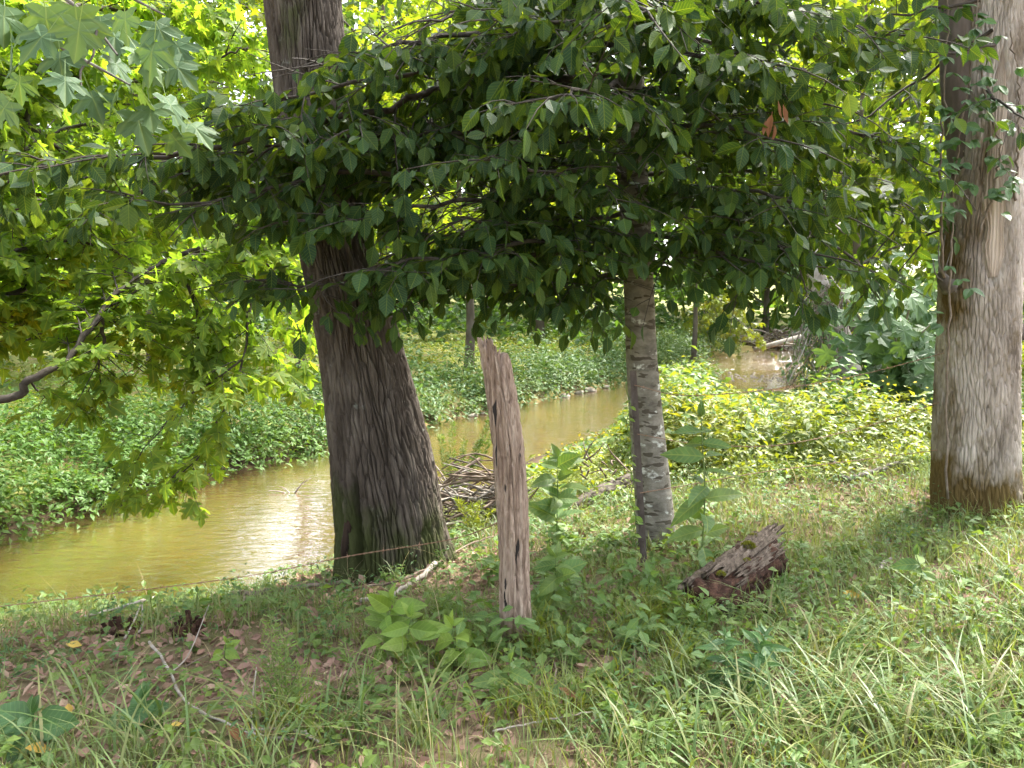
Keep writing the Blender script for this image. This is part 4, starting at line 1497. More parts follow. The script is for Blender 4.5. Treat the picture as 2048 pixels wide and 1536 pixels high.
# ================================================================== TREES BEYOND THE CREEK
def far_tree(label, x, y, height, crown_r, crown_z, nleaf, leaf, mat, r=0.15, seed=1, group=None, lean=(0, 0), name='far_tree', tmpl=None, clump=0.5, nlimb=12, bark='bark_far', flat=0.55):
    q = np.random.default_rng(seed)
    b = np.array([x, y, gz(x, y)])
    t = thing(name, label, 'tree', b, group)
    top = b + np.array([lean[0], lean[1], height])
    mid = b * 0.5 + top * 0.5 + np.array([q.normal(0, 0.2), q.normal(0, 0.2), 0])
    C = smooth_path([b - UP * 0.2, b * 0.8 + top * 0.2 + q.normal(0, 0.06, 3), mid, top], 24)
    mb_ = MB()
    R = np.linspace(1, 0.12, 24) ** 0.9 * r
    R[0] *= 1.35
    R[1] *= 1.12
    mb_.tube(C, R, 12)
    mb_.build('trunk', M[bark], t)
    br = MB()
    cen = []
    for k in range(nlimb):
        f = k / (nlimb - 1)
        z0 = crown_z + (height - crown_z) * f * 0.9
        p0 = np.array([np.interp(b[2] + z0, C[:, 2], C[:, j]) for j in range(3)])
        a = k * 2.4 + q.uniform(0, 0.8) + seed
        prof_ = math.sin(math.pi * (0.18 + 0.75 * f)) ** 0.7
        Lb = crown_r * prof_ * q.uniform(0.75, 1.15)
        dr = np.array([math.cos(a), math.sin(a), 0])
        P = smooth_path([p0, p0 + dr * Lb * 0.45 + UP * Lb * 0.22, p0 + dr * Lb * 0.8 + UP * Lb * 0.2, p0 + dr * Lb - UP * Lb * 0.03], 9)
        br.tube(P, np.linspace(max(0.02, r * 0.3 * (1 - f * 0.5)), 0.008, 9), 5, cap=False)
        for j in range(8):
            g = 0.3 + 0.7 * j / 7
            c0 = P[min(8, int(g * 8))]
            a2 = a + q.normal(0, 0.9)
            Ls = Lb * q.uniform(0.15, 0.45)
            c1 = c0 + np.array([math.cos(a2), math.sin(a2), q.normal(0.02, 0.28)]) * Ls
            br.tube(smooth_path([c0, (c0 + c1) / 2 + UP * 0.05, c1], 5), np.linspace(0.014, 0.005, 5), 4, cap=False)
            cen.append(c1)
            cen.append((c0 + c1) / 2)
    bo = br.build('branch', M['limb'], t)
    bo['kind'] = 'stuff'
    cen = np.array(cen)
    ci = q.integers(0, len(cen), nleaf)
    P = cen[ci] + q.normal(0, 1, (nleaf, 3)) * np.array([clump, clump, clump * flat])
    hd = q.normal(0, 1, (nleaf, 3)) * np.array([1, 1, 0.35]) - UP * 0.45
    nn = q.normal(0, 0.55, (nleaf, 3)) + UP
    LVf = Leaves()
    tint = (0.5 * q.random(nleaf) + 0.5 * hash2(ci, ci * 0 + seed)) % 1.0
    LVf.many(P, hd, nn, leaf * 1.12 * q.uniform(0.6, 1.35, nleaf), tint)
    f_ = LVf.frames()
    keep = f_[0][:, 2] > terrain(f_[0][:, 0], f_[0][:, 1]) + 0.15
    f_ = tuple(a_[keep] for a_ in f_)
    fo_ = link('foliage', leaf_mesh('foliage', tmpl or T_ovate(2, 0.42, 0.2, 0.2), f_), mat, t)
    fo_['kind'] = 'stuff'
    return t


LM = T_star()
LO = T_ovate(2, 0.42, 0.2, 0.2)


def px_xy(px, d):
    return (px - 1024) / FPX * d, d


G_FB = 'trees beyond the creek'
FT = [
    # label, px, d, height, crown_r, crown_z, nleaf, leaf, mat, r
    ('young dark stemmed tree on the grassy far bank right of the leaning tree', 937, 21.5, 9.5, 3.6, 2.5, 5200, 0.17, 'far_leaf_yellow', 0.15, LM),
    ('far bank tree whose short brown trunk shows just left of the leaning tree', 595, 17.5, 10.0, 4.2, 2.4, 7000, 0.16, 'far_leaf_yellow', 0.14, LM),
    ('thin sapling beside the far bend above the riffle', 1386, 29, 8.0, 2.4, 2.6, 2600, 0.20, 'far_leaf_green', 0.12, LO),
    ('shady far bank tree behind the hanging maple sprays', 300, 21.0, 12.0, 5.0, 2.2, 7000, 0.19, 'far_leaf_green', 0.11, LO),
    ('bright maple far left on the opposite bank', -40, 16.0, 11.0, 4.8, 2.2, 7500, 0.18, 'far_leaf_yellow', 0.12, LM),
    ('leafy tree standing at the left end of the far bank', -260, 17.0, 12.0, 4.6, 2.2, 4500, 0.19, 'far_leaf_green', 0.2, LO),
    ('tall yellow green maple behind the top of the leaning tree', 770, 26.0, 15.0, 5.2, 3.0, 8000, 0.21, 'far_leaf_yellow', 0.22, LO),
    ('tall tree closing the gap between the two middle trunks', 1080, 33.0, 15.0, 5.0, 3.2, 6000, 0.25, 'far_leaf_yellow', 0.22, LO),
    ('rounded tree over the far bend behind the slender trunk', 1290, 41.0, 13.0, 5.0, 2.4, 5200, 0.28, 'far_leaf_green', 0.22, LO),
    ('light yellow tree above the driftwood at the bend', 1530, 43.0, 12.0, 4.6, 1.6, 5200, 0.28, 'far_leaf_yellow', 0.2, LO),
    ('bright maple behind the vine covered trunk', 1700, 27.5, 14.0, 5.2, 2.6, 9500, 0.21, 'far_leaf_yellow', 0.2, LO),
    ('pale green maple behind the scarred right tree', 1905, 19.0, 12.0, 4.6, 2.6, 8000, 0.19, 'far_leaf_yellow', 0.18, LM),
    ('tree just past the right edge of the near bank', 2190, 15.0, 11.0, 4.0, 2.4, 4200, 0.17, 'far_leaf_green', 0.18, LO),
    ('tall pale tree rising behind the light yellow tree at the bend', 1600, 48.0, 20.0, 7.0, 3.0, 4000, 0.5, 'far_leaf_yellow', 0.25, LO),
    ('tall dim tree in the gap between the two middle trunks', 980, 47.0, 20.0, 7.0, 3.0, 4000, 0.5, 'far_leaf_green', 0.25, LO),
    ('dim tree deep in the woods behind the far left maple', 170, 33.0, 15.0, 5.4, 1.8, 5600, 0.26, 'far_leaf_green', 0.22, LO),
]
for i, (lab, px, d, h, cr_, cz, nl, lf, mt_, r_, tm0) in enumerate(FT):
    x_, y_ = px_xy(px, d)
    far_tree(lab, x_, y_, h, cr_, cz, nl, lf, M[mt_], r_, 100 + i, G_FB, tmpl=tm0, nlimb=13 if nl > 5000 else 9)

# the wood that closes the view: one mass of leaves on a rising slope
q = np.random.default_rng(71)
n = 24000
ang = q.uniform(-0.95, 0.95, n)
dd = q.uniform(48, 78, n)
X_ = np.sin(ang) * dd
Y_ = np.cos(ang) * dd
hh = (fbm(X_ / 7.0 + 50, Y_ / 9.0 + 20, 33) * 0.75 + 0.4) * 30
hh = hh * (1 - 0.8 * np.exp(-((ang + 0.30) / 0.08) ** 2))
cl = q.normal(0, 1, (n, 3)) * 0.5
Zt = terrain(X_, Y_)
zz = Zt + hh * q.random(n) ** 0.7
LVf = Leaves()
LVf.many(np.stack([X_, Y_, zz], 1) + cl, q.normal(0, 1, (n, 3)) - UP * 0.4, q.normal(0, 0.6, (n, 3)) + UP * 0.6 - np.array([0, 0.5, 0]), q.uniform(0.8, 1.5, n), (fbm(X_ / 4, zz / 3, 12) * 0.8 + 0.2 * q.random(n)))
wd = link('distant_woods', leaf_mesh('distant_woods', LO, LVf.frames()), M['far_leaf_green'])
tag(wd, 'hazy wall of woodland closing the view far behind the creek', 'woods', kind='stuff')
# the row of trunks of that wood
for k, (px, d) in enumerate(((90, 46), (260, 50), (700, 52), (860, 46), (1150, 54), (1420, 58), (1640, 50), (1800, 44))):
    pass

# ================================================================== WEEDS ON THE BANKS
def sample_xy(n, x0, x1, y0, y1, cond, q):
    out_ = []
    got = 0
    while got < n:
        m_ = max(2000, n * 2)
        P = np.stack([q.uniform(x0, x1, m_), q.uniform(y0, y1, m_)], 1)
        ok = cond(P)
        out_.append(P[ok])
        got += ok.sum()
        if ok.sum() == 0:
            break
    return np.concatenate(out_)[:n]


def bank_side(P):
    dn = seg_dist(P, NEAR)
    df = seg_dist(P, FAR)
    ins = in_poly(P, POLY)
    return dn, df, ins


def herbs(name, label, centres, radius, height, per_plant, leaf, mat, q, tmpl, up=0.35, tint_scale=1.2, jit=(0.5, 1.5), clump_h=True, shell=0.35):
    n = len(centres)
    rad_ = radius * q.uniform(0.6, 1.3, n)
    hei = height * q.uniform(jit[0], jit[1], n)
    hei = hei * (0.45 + 1.1 * fbm(centres[:, 0] / 0.9, centres[:, 1] / 0.9, 66)) if clump_h else hei
    k = per_plant
    idx = np.repeat(np.arange(n), k)
    N_ = len(idx)
    u = q.normal(0, 1, (N_, 3))
    u[:, 2] = np.abs(u[:, 2]) * 0.9
    u = nrmz(u)
    sh = q.uniform(shell, 1.0, N_) ** 0.6
    bz = terrain(centres[:, 0], centres[:, 1])
    P = np.stack([centres[idx, 0] + u[:, 0] * rad_[idx] * sh, centres[idx, 1] + u[:, 1] * rad_[idx] * sh, bz[idx] + 0.03 + hei[idx] * u[:, 2] * sh], 1)
    az = q.uniform(0, 2 * math.pi, N_)
    D = np.stack([np.cos(az), np.sin(az), q.normal(-0.15, 0.4, N_)], 1) + u * np.array([0.8, 0.8, 0.3])
    Nn = u * np.array([0.6, 0.6, 0.3]) + UP * 0.9 + q.normal(0, 0.3, (N_, 3))
    ti = (fbm(P[:, 0] / tint_scale, P[:, 1] / tint_scale, 44) * 0.75 + 0.25 * q.random(N_)) % 1
    Lv = Leaves()
    Lv.many(P, D, Nn, leaf * q.uniform(0.45, 1.55, N_), ti)
    o = link(name, leaf_mesh(name, tmpl, Lv.frames()), mat)
    tag(o, label, 'undergrowth', kind='stuff')
    return o


q = np.random.default_rng(90)
LN = T_ovate(2, 0.22, 0.25, 0.3)
LB = T_ovate(2, 0.34, 0.25, 0.25)


def c_far_edge(w, y0, y1):
    def f_(P):
        dn, df, ins = bank_side(P)
        return ((~ins) | (df < 0.12)) & (df < dn) & (df < w) & (df > 0.0) & (P[:, 1] > y0) & (P[:, 1] < y1)
    return f_


cA = sample_xy(310, -9.5, -3, 7, 13, c_far_edge(3.2, 7, 13), q)
herbs('undergrowth', 'bright green jewelweed like mass on the far bank at left, spilling to the water', cA, 0.44, 0.80, 78, 0.085, M['herb'], q, LN, shell=0.6)
cA2 = sample_xy(130, -9.5, -3, 7, 13.5, c_far_edge(0.55, 7, 13.5), q)
herbs('undergrowth', 'fringe of weeds drooping over the far water edge at left', cA2, 0.34, 0.42, 60, 0.085, M['herb'], q, LN, shell=0.5)
cB = sample_xy(420, -5, 10, 12.2, 36, c_far_edge(2.2, 12.2, 36), q)
herbs('undergrowth', 'blue green weeds lining the far water edge behind the wooden post', cB, 0.48, 0.70, 52, 0.12, M['herb_blue'], q, LN, shell=0.6)


cB2 = sample_xy(170, -4, 8, 13, 31, c_far_edge(0.6, 13, 31), q)
herbs('undergrowth', 'narrow fringe of weeds overhanging the far water line behind the post', cB2, 0.40, 0.45, 46, 0.11, M['herb_blue'], q, LN, shell=0.5)


def c_far_field(P):
    dn, df, ins = bank_side(P)
    nzv = fbm(P[:, 0] / 2.6, P[:, 1] / 2.6, 61)
    return (~ins) & (df < dn) & (df > 2.0) & (nzv > 0.40) & (np.abs(P[:, 0]) < 0.75 * P[:, 1] + 1)


cC = sample_xy(240, -22, 22, 11, 42, c_far_field, q)
herbs('undergrowth', 'patchy blue green weeds spread over the far bank under the trees', cC, 0.6, 0.6, 26, 0.15, M['herb_blue'], q, LB)
cC = sample_xy(950, -22, 26, 12, 44, c_far_field, q)
herbs('undergrowth', 'sunlit yellow green weeds in the clearing between the far trunks', cC, 0.7, 0.28, 28, 0.14, M['herb_yellow'], q, LN)


cC = sample_xy(340, -34, 36, 26, 50, lambda P: (~in_poly(P, POLY)) & (seg_dist(P, FAR) > 1.5) & (np.abs(P[:, 0]) < 0.75 * P[:, 1] + 1) & (P[:, 1] > 26 + 6 * fbm(P[:, 0] / 4, P[:, 1] / 4, 17)) & ((seg_dist(P, NEAR) > seg_dist(P, FAR)) | (P[:, 0] > 14)), q)
herbs('undergrowth', 'tall loose bushes filling the space under the distant trees', cC, 1.1, 1.9, 40, 0.36, M['far_leaf_green'], q, LB, tint_scale=3.0)
cC = sample_xy(120, 7, 26, 15, 30, lambda P: (~in_poly(P, POLY)) & (seg_dist(P, NEAR) < seg_dist(P, FAR)) & (P[:, 0] > 8.2 + 0.1 * P[:, 1]), q)
herbs('undergrowth', 'bushes behind the sycamore on the near bank at right', cC, 0.9, 1.3, 66, 0.24, M['far_leaf_yellow'], q, LB, tint_scale=3.0)


def room_above(P):
    """how tall a plant may stand here: the growth on this bank stays below the sight lines to the water"""
    g = terrain(P[:, 0], P[:, 1])
    px = 1024 + FPX * P[:, 0] / P[:, 1]
    lim = np.interp(px, [1000, 1060, 1250, 1335, 1420, 1445, 1600, 1640, 1900], [985, 920, 850, 716, 708, 782, 788, 765, 768])
    zmax = EYE - (lim - 590) / FPX * P[:, 1]
    return zmax - g


def c_near_mass(P):
    dn, df, ins = bank_side(P)
    wid_ = 40.0
    px, py, dp = project(np.stack([P[:, 0], P[:, 1], np.full(len(P), -0.4)], 1))
    return (~ins) & (dn < df) & (dn > 0.08) & (P[:, 1] > 7.5 + 0.9 * np.clip(2.0 - P[:, 0], 0, 2.5) + 0.5 * np.clip(P[:, 0] - 3, 0, 9) + 0.8 * (fbm(P[:, 0] * 1.5, P[:, 1] * 1.5, 23) - 0.5)) & (P[:, 0] > -0.4) & (room_above(P) > 0.2)


def near_ok(P):
    return (P[:, 1] > 7.0 + 0.5 * np.clip(P[:, 0] - 3.0, 0, 2) + 0.9 * np.clip(2.1 - P[:, 0], 0, 2)) & (room_above(P) > 0.2)


cD = sample_xy(440, -0.5, 11, 7.2, 22, c_near_mass, q)
herbs('undergrowth', 'waist high fresh green weeds on the near bank right of the slender tree', cD, 0.34, np.clip(room_above(cD), 0.2, 1.1) * (0.1 + 1.6 * fbm(cD[:, 0] * 1.1, cD[:, 1] * 1.1, 29) ** 1.3), 86, 0.095, M['herb'], q, LB, jit=(0.6, 1.3), clump_h=False, shell=0.7)
cD2 = sample_xy(400, -0.5, 12, 8.0, 24, c_near_mass, q)
herbs('undergrowth', 'yellow green weeds mixed into the near bank growth by the water', cD2, 0.34, np.clip(room_above(cD2), 0.2, 1.0) * (0.1 + 1.5 * fbm(cD2[:, 0] * 1.1 + 5, cD2[:, 1] * 1.1, 31) ** 1.3), 66, 0.09, M['herb_yellow'], q, LN, jit=(0.6, 1.3), clump_h=False, shell=0.6)
cD3 = sample_xy(125, 1.2, 4.2, 6.9, 9.8, lambda P: near_ok(P), q)
herbs('undergrowth', 'leafy weeds at the front edge of the near bank growth behind the fence wires', cD3, 0.28, np.clip(room_above(cD3), 0.2, 0.95), 84, 0.085, M['herb_yellow'], q, LN, jit=(0.5, 1.12), clump_h=False, shell=0.65)
qf = np.random.default_rng(5)
sel = np.concatenate([cD[cD[:, 1] < 14], cD2[cD2[:, 1] < 14], cD3])
sel = sel[qf.integers(0, len(sel), 620)] + qf.normal(0, 0.2, (620, 2))
zt = terrain(sel[:, 0], sel[:, 1]) + np.clip(room_above(sel), 0.2, 0.95) * qf.uniform(0.6, 1.1, 620)
Lf = Leaves()
Lf.many(np.stack([sel[:, 0], sel[:, 1], zt], 1), qf.normal(0, 1, (620, 3)), UP + qf.normal(0, 0.5, (620, 3)), qf.uniform(0.025, 0.05, 620))
fw = link('yellow_flowers', leaf_mesh('yellow_flowers', T_star(), Lf.frames()), M['flower'])
tag(fw, 'small yellow flowers dotted over the near bank weeds', 'flowers', kind='stuff')
cD4 = sample_xy(105, 1.7, 5.5, 8.5, 14.5, lambda P: near_ok(P) & (1024 + FPX * P[:, 0] / P[:, 1] > 1335) & (1024 + FPX * P[:, 0] / P[:, 1] < 1560) & (seg_dist(P, NEAR) > 0.1) & (~in_poly(P, POLY)), q)
herbs('undergrowth', 'tallest bushy weeds right of the slender tree hiding the creek edge', cD4, 0.34, np.clip(room_above(cD4), 0.3, 1.4), 84, 0.12, M['herb'], q, LN, jit=(0.8, 1.05), clump_h=False)
cE = sample_xy(210, 3.2, 12, 8.0, 19, lambda P: (seg_dist(P, NEAR) > 2.5) & (seg_dist(P, NEAR) < seg_dist(P, FAR)) & (~in_poly(P, POLY)), q)
herbs('undergrowth', 'low sunny yellow weeds carpeting the ground left of the scarred tree', cE, 0.40, 0.38, 60, 0.085, M['herb_yellow'], q, LB)
cF = sample_xy(430, 0.1, 5.0, 5.9, 9.4, lambda P: (seg_dist(P, NEAR) > 0.3) & (~in_poly(P, POLY)) & (P[:, 1] > 6.0 + 0.5 * np.clip(1.5 - P[:, 0], 0, 2) + 0.8 * fbm(P[:, 0] * 1.5, P[:, 1] * 1.5, 37)), q)
herbs('undergrowth', 'thin low weeds behind the wooden post and slender tree', cF, 0.22, 0.26, 24, 0.06, M['herb_yellow'], q, LN)

# ================================================================== GRASS AND LITTER ON THE NEAR BANK
def blades(name, label, base, h, w, bend, mat, q, tint=None, rows=4, kind='stuff', cat='grass'):
    n = len(base)
    az = q.uniform(0, 2 * math.pi, n)
    ld = np.stack([np.cos(az), np.sin(az), np.zeros(n)], 1)
    sd = np.stack([-np.sin(az + q.normal(0, 0.5, n)), np.cos(az), np.zeros(n)], 1)
    sd = nrmz(sd)
    ts = np.linspace(0, 1, rows + 1)
    V = np.zeros((n, 2 * rows + 1, 3))
    for i, t in enumerate(ts):
        c = base + UP[None] * (h * t * (1 - 0.45 * bend * t))[:, None] + ld * (h * bend * (0.25 * t + 0.75 * t * t))[:, None]
        ww = (w * (1 - t) ** 0.6 * (0.75 + 0.5 * min(t * 3, 1)))[:, None]
        if i < rows:
            V[:, 2 * i] = c - sd * ww / 2
            V[:, 2 * i + 1] = c + sd * ww / 2
        else:
            V[:, 2 * i] = c
    F_ = []
    for i in range(rows - 1):
        F_.append((2 * i, 2 * i + 1, 2 * i + 3, 2 * i + 2))
    F_.append((2 * rows - 2, 2 * rows - 1, 2 * rows))
    fl = np.array([i for f in F_ for i in f])
    ln = np.array([len(f) for f in F_])
    st_ = np.concatenate([[0], np.cumsum(ln)[:-1]])
    k = 2 * rows + 1
    loops = (fl[None] + (np.arange(n) * k)[:, None]).ravel()
    starts = (st_[None] + (np.arange(n) * len(fl))[:, None]).ravel()
    ti = q.random(n) if tint is None else tint
    o = link(name, np_mesh(name, V.reshape(-1, 3), loops, starts, True, {'tint': np.repeat(ti, k)}), mat)
    tag(o, label, cat, kind=kind)
    return o


def on_ground(P):
    return np.stack([P[:, 0], P[:, 1], terrain(P[:, 0], P[:, 1])], 1)


def in_view(P, m=0.5):
    return np.abs(P[:, 0]) < 0.68 * P[:, 1] + m


def near_land(P):
    dn, df, ins = bank_side(P)
    return (~ins) & (dn < df) & (dn > 0.05)


def cover(P):
    """how grassy the ground is, 0 bare litter .. 1 dense"""
    g = fbm(P[:, 0] * 1.1 + 4, P[:, 1] * 1.1, 81)
    px, py, dp = project(on_ground(P))
    lit = np.exp(-(((px - 330) / 430) ** 2 + ((py - 1370) / 130) ** 2)) * 1.15
    lit += np.exp(-(((px - 780) / 260) ** 2 + ((py - 1165) / 60) ** 2)) * 0.8
    lit += np.exp(-(((px - 1620) / 200) ** 2 + ((py - 1240) / 60) ** 2)) * 0.35
    lit += np.exp(-(((px - 1690) / 170) ** 2 + ((py - 990) / 50) ** 2)) * 0.4
    lit += np.exp(-(((px - 1250) / 120) ** 2 + ((py - 1330) / 45) ** 2)) * 0.4
    dense = np.exp(-(((px - 1750) / 420) ** 2 + ((py - 1460) / 130) ** 2)) * 0.35
    return np.clip(0.42 + 1.0 * (g - 0.25) + dense - lit, 0.06, 1)


q = np.random.default_rng(55)


def tufts(nt, per, spread, cond, y0, y1):
    C = sample_xy(nt, -6, 7, y0, y1, cond, q)
    P = np.repeat(C, per, 0) + q.normal(0, spread, (len(C) * per, 2))
    P = P[near_land(P)]
    return P


cA = lambda P: near_land(P) & in_view(P) & (q.random(len(P)) < cover(P))
P = tufts(3200, 11, 0.055, cA, 1.7, 9.0)
far_f = np.clip(P[:, 1] / 4, 0.7, 1.6)
blades('grass', 'mixed green grass tufts growing through the litter of the near bank', on_ground(P), q.uniform(0.06, 0.24, len(P)), q.uniform(0.003, 0.0075, len(P)), q.uniform(0.2, 0.9, len(P)), M['grass'], q, rows=3,
       tint=(fbm(P[:, 0] * 1.5, P[:, 1] * 1.5, 7) + 0.2 * q.random(len(P))) % 1)
P = sample_xy(54000, -6, 7, 1.7, 9.5, lambda P: near_land(P) & in_view(P) & (q.random(len(P)) < cover(P) * 1.2), q)
blades('fine_grass', 'fine wispy straw and olive grass matting the near bank', on_ground(P), q.uniform(0.03, 0.13, len(P)), q.uniform(0.0014, 0.003, len(P)), q.uniform(0.3, 1.2, len(P)), M['grass_fine'], q, rows=2,
       tint=(fbm(P[:, 0] * 1.2, P[:, 1] * 1.2, 19) * 0.8 + 0.3 * q.random(len(P))) % 1)


def c_blue(P):
    px, py, dp = project(on_ground(P))
    return near_land(P) & (np.exp(-(((px - 1740) / 330) ** 2 + ((py - 1480) / 130) ** 2)) + 0.8 * np.exp(-(((px - 620) / 200) ** 2 + ((py - 1500) / 60) ** 2)) + 0.05 * (py > 1400) > q.random(len(P)))


P = tufts(130, 12, 0.045, c_blue, 1.6, 4.0)
blades('long_grass', 'long arching blue green grass blades at the lower right foreground', on_ground(P), q.uniform(0.16, 0.40, len(P)), q.uniform(0.006, 0.012, len(P)), q.uniform(0.5, 1.2, len(P)), M['grass_blue'], q, rows=6)


def c_yel(P):
    px, py, dp = project(on_ground(P))
    e = sum(np.exp(-(((px - a) / 60) ** 2 + ((py - b) / 35) ** 2)) for a, b in ((1340, 1330), (1290, 1280), (900, 1330), (1180, 1400), (1080, 1300), (560, 1480), (1060, 1440), (1330, 1250)))
    return near_land(P) & (e > q.random(len(P)))


P = tufts(75, 14, 0.03, c_yel, 1.7, 5.0)
blades('yellow_grass', 'yellow green grass clumps round the foot of the wooden post', on_ground(P), q.uniform(0.12, 0.26, len(P)), q.uniform(0.004, 0.006, len(P)), q.uniform(0.4, 1.0, len(P)), M['herb_yellow'], q, rows=5)
P = sample_xy(1100, -4, 5, 1.7, 7, lambda P: near_land(P) & in_view(P), q)
blades('dry_grass', 'dry straw coloured grass stalks leaning over the near bank', on_ground(P), 0.08 + 0.4 * q.random(len(P)) ** 2.5, q.uniform(0.002, 0.003, len(P)), q.uniform(0.3, 1.4, len(P)), M['grass_dry'], q, rows=5)

# fallen leaves
q = np.random.default_rng(56)
P = sample_xy(19000, -6, 7, 1.7, 10, lambda P: near_land(P) & in_view(P) & (q.random(len(P)) < np.clip(1.1 - cover(P), 0.05, 1)), q)
n = len(P)
G = on_ground(P)
G[:, 2] += q.uniform(0.002, 0.022, n)
Lv = Leaves()
az = q.uniform(0, 2 * math.pi, n)
Lv.many(G, np.stack([np.cos(az), np.sin(az), q.normal(0, 0.35, n)], 1), UP + q.normal(0, 0.55, (n, 3)), 0.02 + 0.06 * q.random(n) ** 2)
o = link('leaf_litter', leaf_mesh('leaf_litter', T_curl(0.26, 0.6), Lv.frames()), M['litter'])
tag(o, 'brown and pinkish dead leaves littering the near bank', 'leaf litter', kind='stuff')
b = MB()
for k in range(420):
    p = sample_xy(1, -5, 6, 1.9, 8, lambda P: near_land(P) & in_view(P), q)[0]
    a = q.uniform(0, math.pi)
    l_ = q.uniform(0.04, 0.16)
    e = np.array([math.cos(a), math.sin(a)]) * l_
    p0 = np.array([p[0], p[1], gz(p[0], p[1]) + 0.008])
    p1 = np.array([p[0] + e[0], p[1] + e[1], gz(p[0] + e[0], p[1] + e[1]) + q.uniform(0.005, 0.03)])
    b.tube(smooth_path([p0, (p0 + p1) / 2 + q.normal(0, 0.008, 3), p1], 4), q.uniform(0.0015, 0.004), 4, tint=q.random())
o = b.build('twig_litter', M['stick_brown'])
tag(o, 'small broken twigs scattered in the leaf litter', 'twigs', kind='stuff')
cW = sample_xy(420, -5, 6, 1.9, 7.5, lambda P: near_land(P) & in_view(P) & (fbm(P[:, 0] * 0.9 + 12, P[:, 1] * 0.9, 93) > 0.42) & (q.random(len(P)) < cover(P) + 0.2), q)
herbs('low_weeds', 'low leafy green weeds in patches over the near bank', cW, 0.11, 0.13, 22, 0.042, M['herb'], q, T_ovate(2, 0.28, 0.25, 0.25))
cW = sample_xy(260, -5, 6, 1.9, 7.5, lambda P: near_land(P) & in_view(P) & (fbm(P[:, 0] * 0.9 + 32, P[:, 1] * 0.9, 95) > 0.45), q)
herbs('low_weeds', 'darker fine leaved weeds in patches over the near bank', cW, 0.12, 0.17, 34, 0.032, M['plant_dark'], q, T_ovate(2, 0.16, 0.25, 0.25))
cW = sample_xy(55, -0.6, 1.6, 3.2, 5.4, lambda P: near_land(P) & (np.abs(1024 + FPX * P[:, 0] / P[:, 1] - 1190) < 260), q)
herbs('low_weeds', 'taller leafy weeds crowding round the wooden post and the steel post', cW, 0.10, 0.24, 22, 0.06, M['plant'], q, T_ovate(3, 0.28, 0.25, 0.25))
# low seedlings that fill the litter
P = sample_xy(4200, -6, 7, 1.8, 8, lambda P: near_land(P) & in_view(P) & (fbm(P[:, 0] * 1.6 + 2, P[:, 1] * 1.6, 91) > 0.45) & (q.random(len(P)) < cover(P) + 0.25), q)
G = on_ground(P)
n = len(P)
Lv = Leaves()
hgt = q.uniform(0.02, 0.12, n)
for k in range(4):
    az = q.uniform(0, 2 * math.pi, n)
    pk = G + UP[None] * (hgt * (0.5 + 0.17 * k))[:, None]
    Lv.many(pk, np.stack([np.cos(az), np.sin(az), q.normal(0.1, 0.3, n)], 1), UP + q.normal(0, 0.3, (n, 3)), 0.018 + 0.06 * q.random(n) ** 2)
o = link('seedlings', leaf_mesh('seedlings', LB, Lv.frames()), M['plant'])
tag(o, 'small green seedlings and ground ivy among the grass', 'ground cover', kind='stuff')

# ================================================================== FENCE
# ---- split wooden post
pbz = hit(1031, 1292)
DP = float(pbz[1])
post = thing('wooden_fence_post', 'weathered split wooden fence post with jagged top and black streaks', 'fence post', pbz)
prof = [(1310, 1032, 70), (1240, 1031, 68), (1120, 1028, 62), (1000, 1023, 62), (900, 1017, 60), (800, 1006, 58), (740, 996, 56), (672, 984, 54)]
pp_ = [at(px, py, DP) for py, px, w in prof]
pp_[0][2] -= 0.10
pr_ = [w * DP / FPX / 2 for py, px, w in prof]


def post_top(th):
    # th: 0 = right, pi = left, -pi/2 = towards the viewer
    a = np.mod(th, 2 * math.pi)
    f_ = 1.0 - 0.045 * (np.cos(a) > 0.15) - 0.02 * (np.sin(a * 5 + 1) > 0.3) - 0.012 * np.abs(np.sin(a * 11))
    f_ = f_ - 0.035 * np.exp(-((a - 5.0) / 0.25) ** 2)
    return f_


def post_groove(TH, S):
    g = -0.010 * np.exp(-((np.mod(TH - 4.75 - 0.10 * np.sin(S * 2.2), 2 * math.pi)) / 0.10) ** 2)
    strip = 0.007 * np.clip(np.sin(TH * 7 + 0.8 * np.sin(S * 3)), 0, 1) * np.clip((S - 0.5) / 0.4, 0, 1)
    gash = -0.014 * np.exp(-((TH - 4.45 - 0.10 * (S - 1.0)) / 0.16) ** 2) * np.clip((S - 0.80) / 0.1, 0, 1) * np.clip((1.15 - S) / 0.1, 0, 1)
    return g + strip + gash


tm_ = trunk(pp_, pr_, 105, 220, ridge_w=0.016, ridge_l=0.14, depth=0.009, sharp=0.35, flare=lambda TH, S: 1 + 0.10 * np.clip(1 - S / 0.35, 0, 1), seed=51, lumps=0.07, top=post_top, hollow=post_groove, closed_top=True)
link('post_body', tm_, M['post_wood'], post)
sp_ = MB()
for (x0, y0, x1, y1, w_) in ((972, 700, 968, 672, 0.012), (996, 720, 1000, 697, 0.012), (986, 705, 985, 680, 0.010)):
    a_, b_ = at(x0, y0, DP - 0.03), at(x1, y1, DP - 0.03)
    sp_.tube(smooth_path([a_ - UP * 0.08, a_, b_], 6), [w_, w_, w_ * 0.9, w_ * 0.8, w_ * 0.5, 0.002], 5)
    sp_.build('splinter', M['post_wood'], post)
    sp_ = MB()

# ---- steel tee post in front of the slender tree
tb = hit(1290, 1135)
DT = float(tb[1])
tp = thing('steel_fence_post', 'narrow rusty brown steel T post standing against the slender tree', 'fence post', tb)
a0, a1 = at(1290, 1140, DT), at(1266, 742, DT + 0.05)
a0[2] -= 0.06


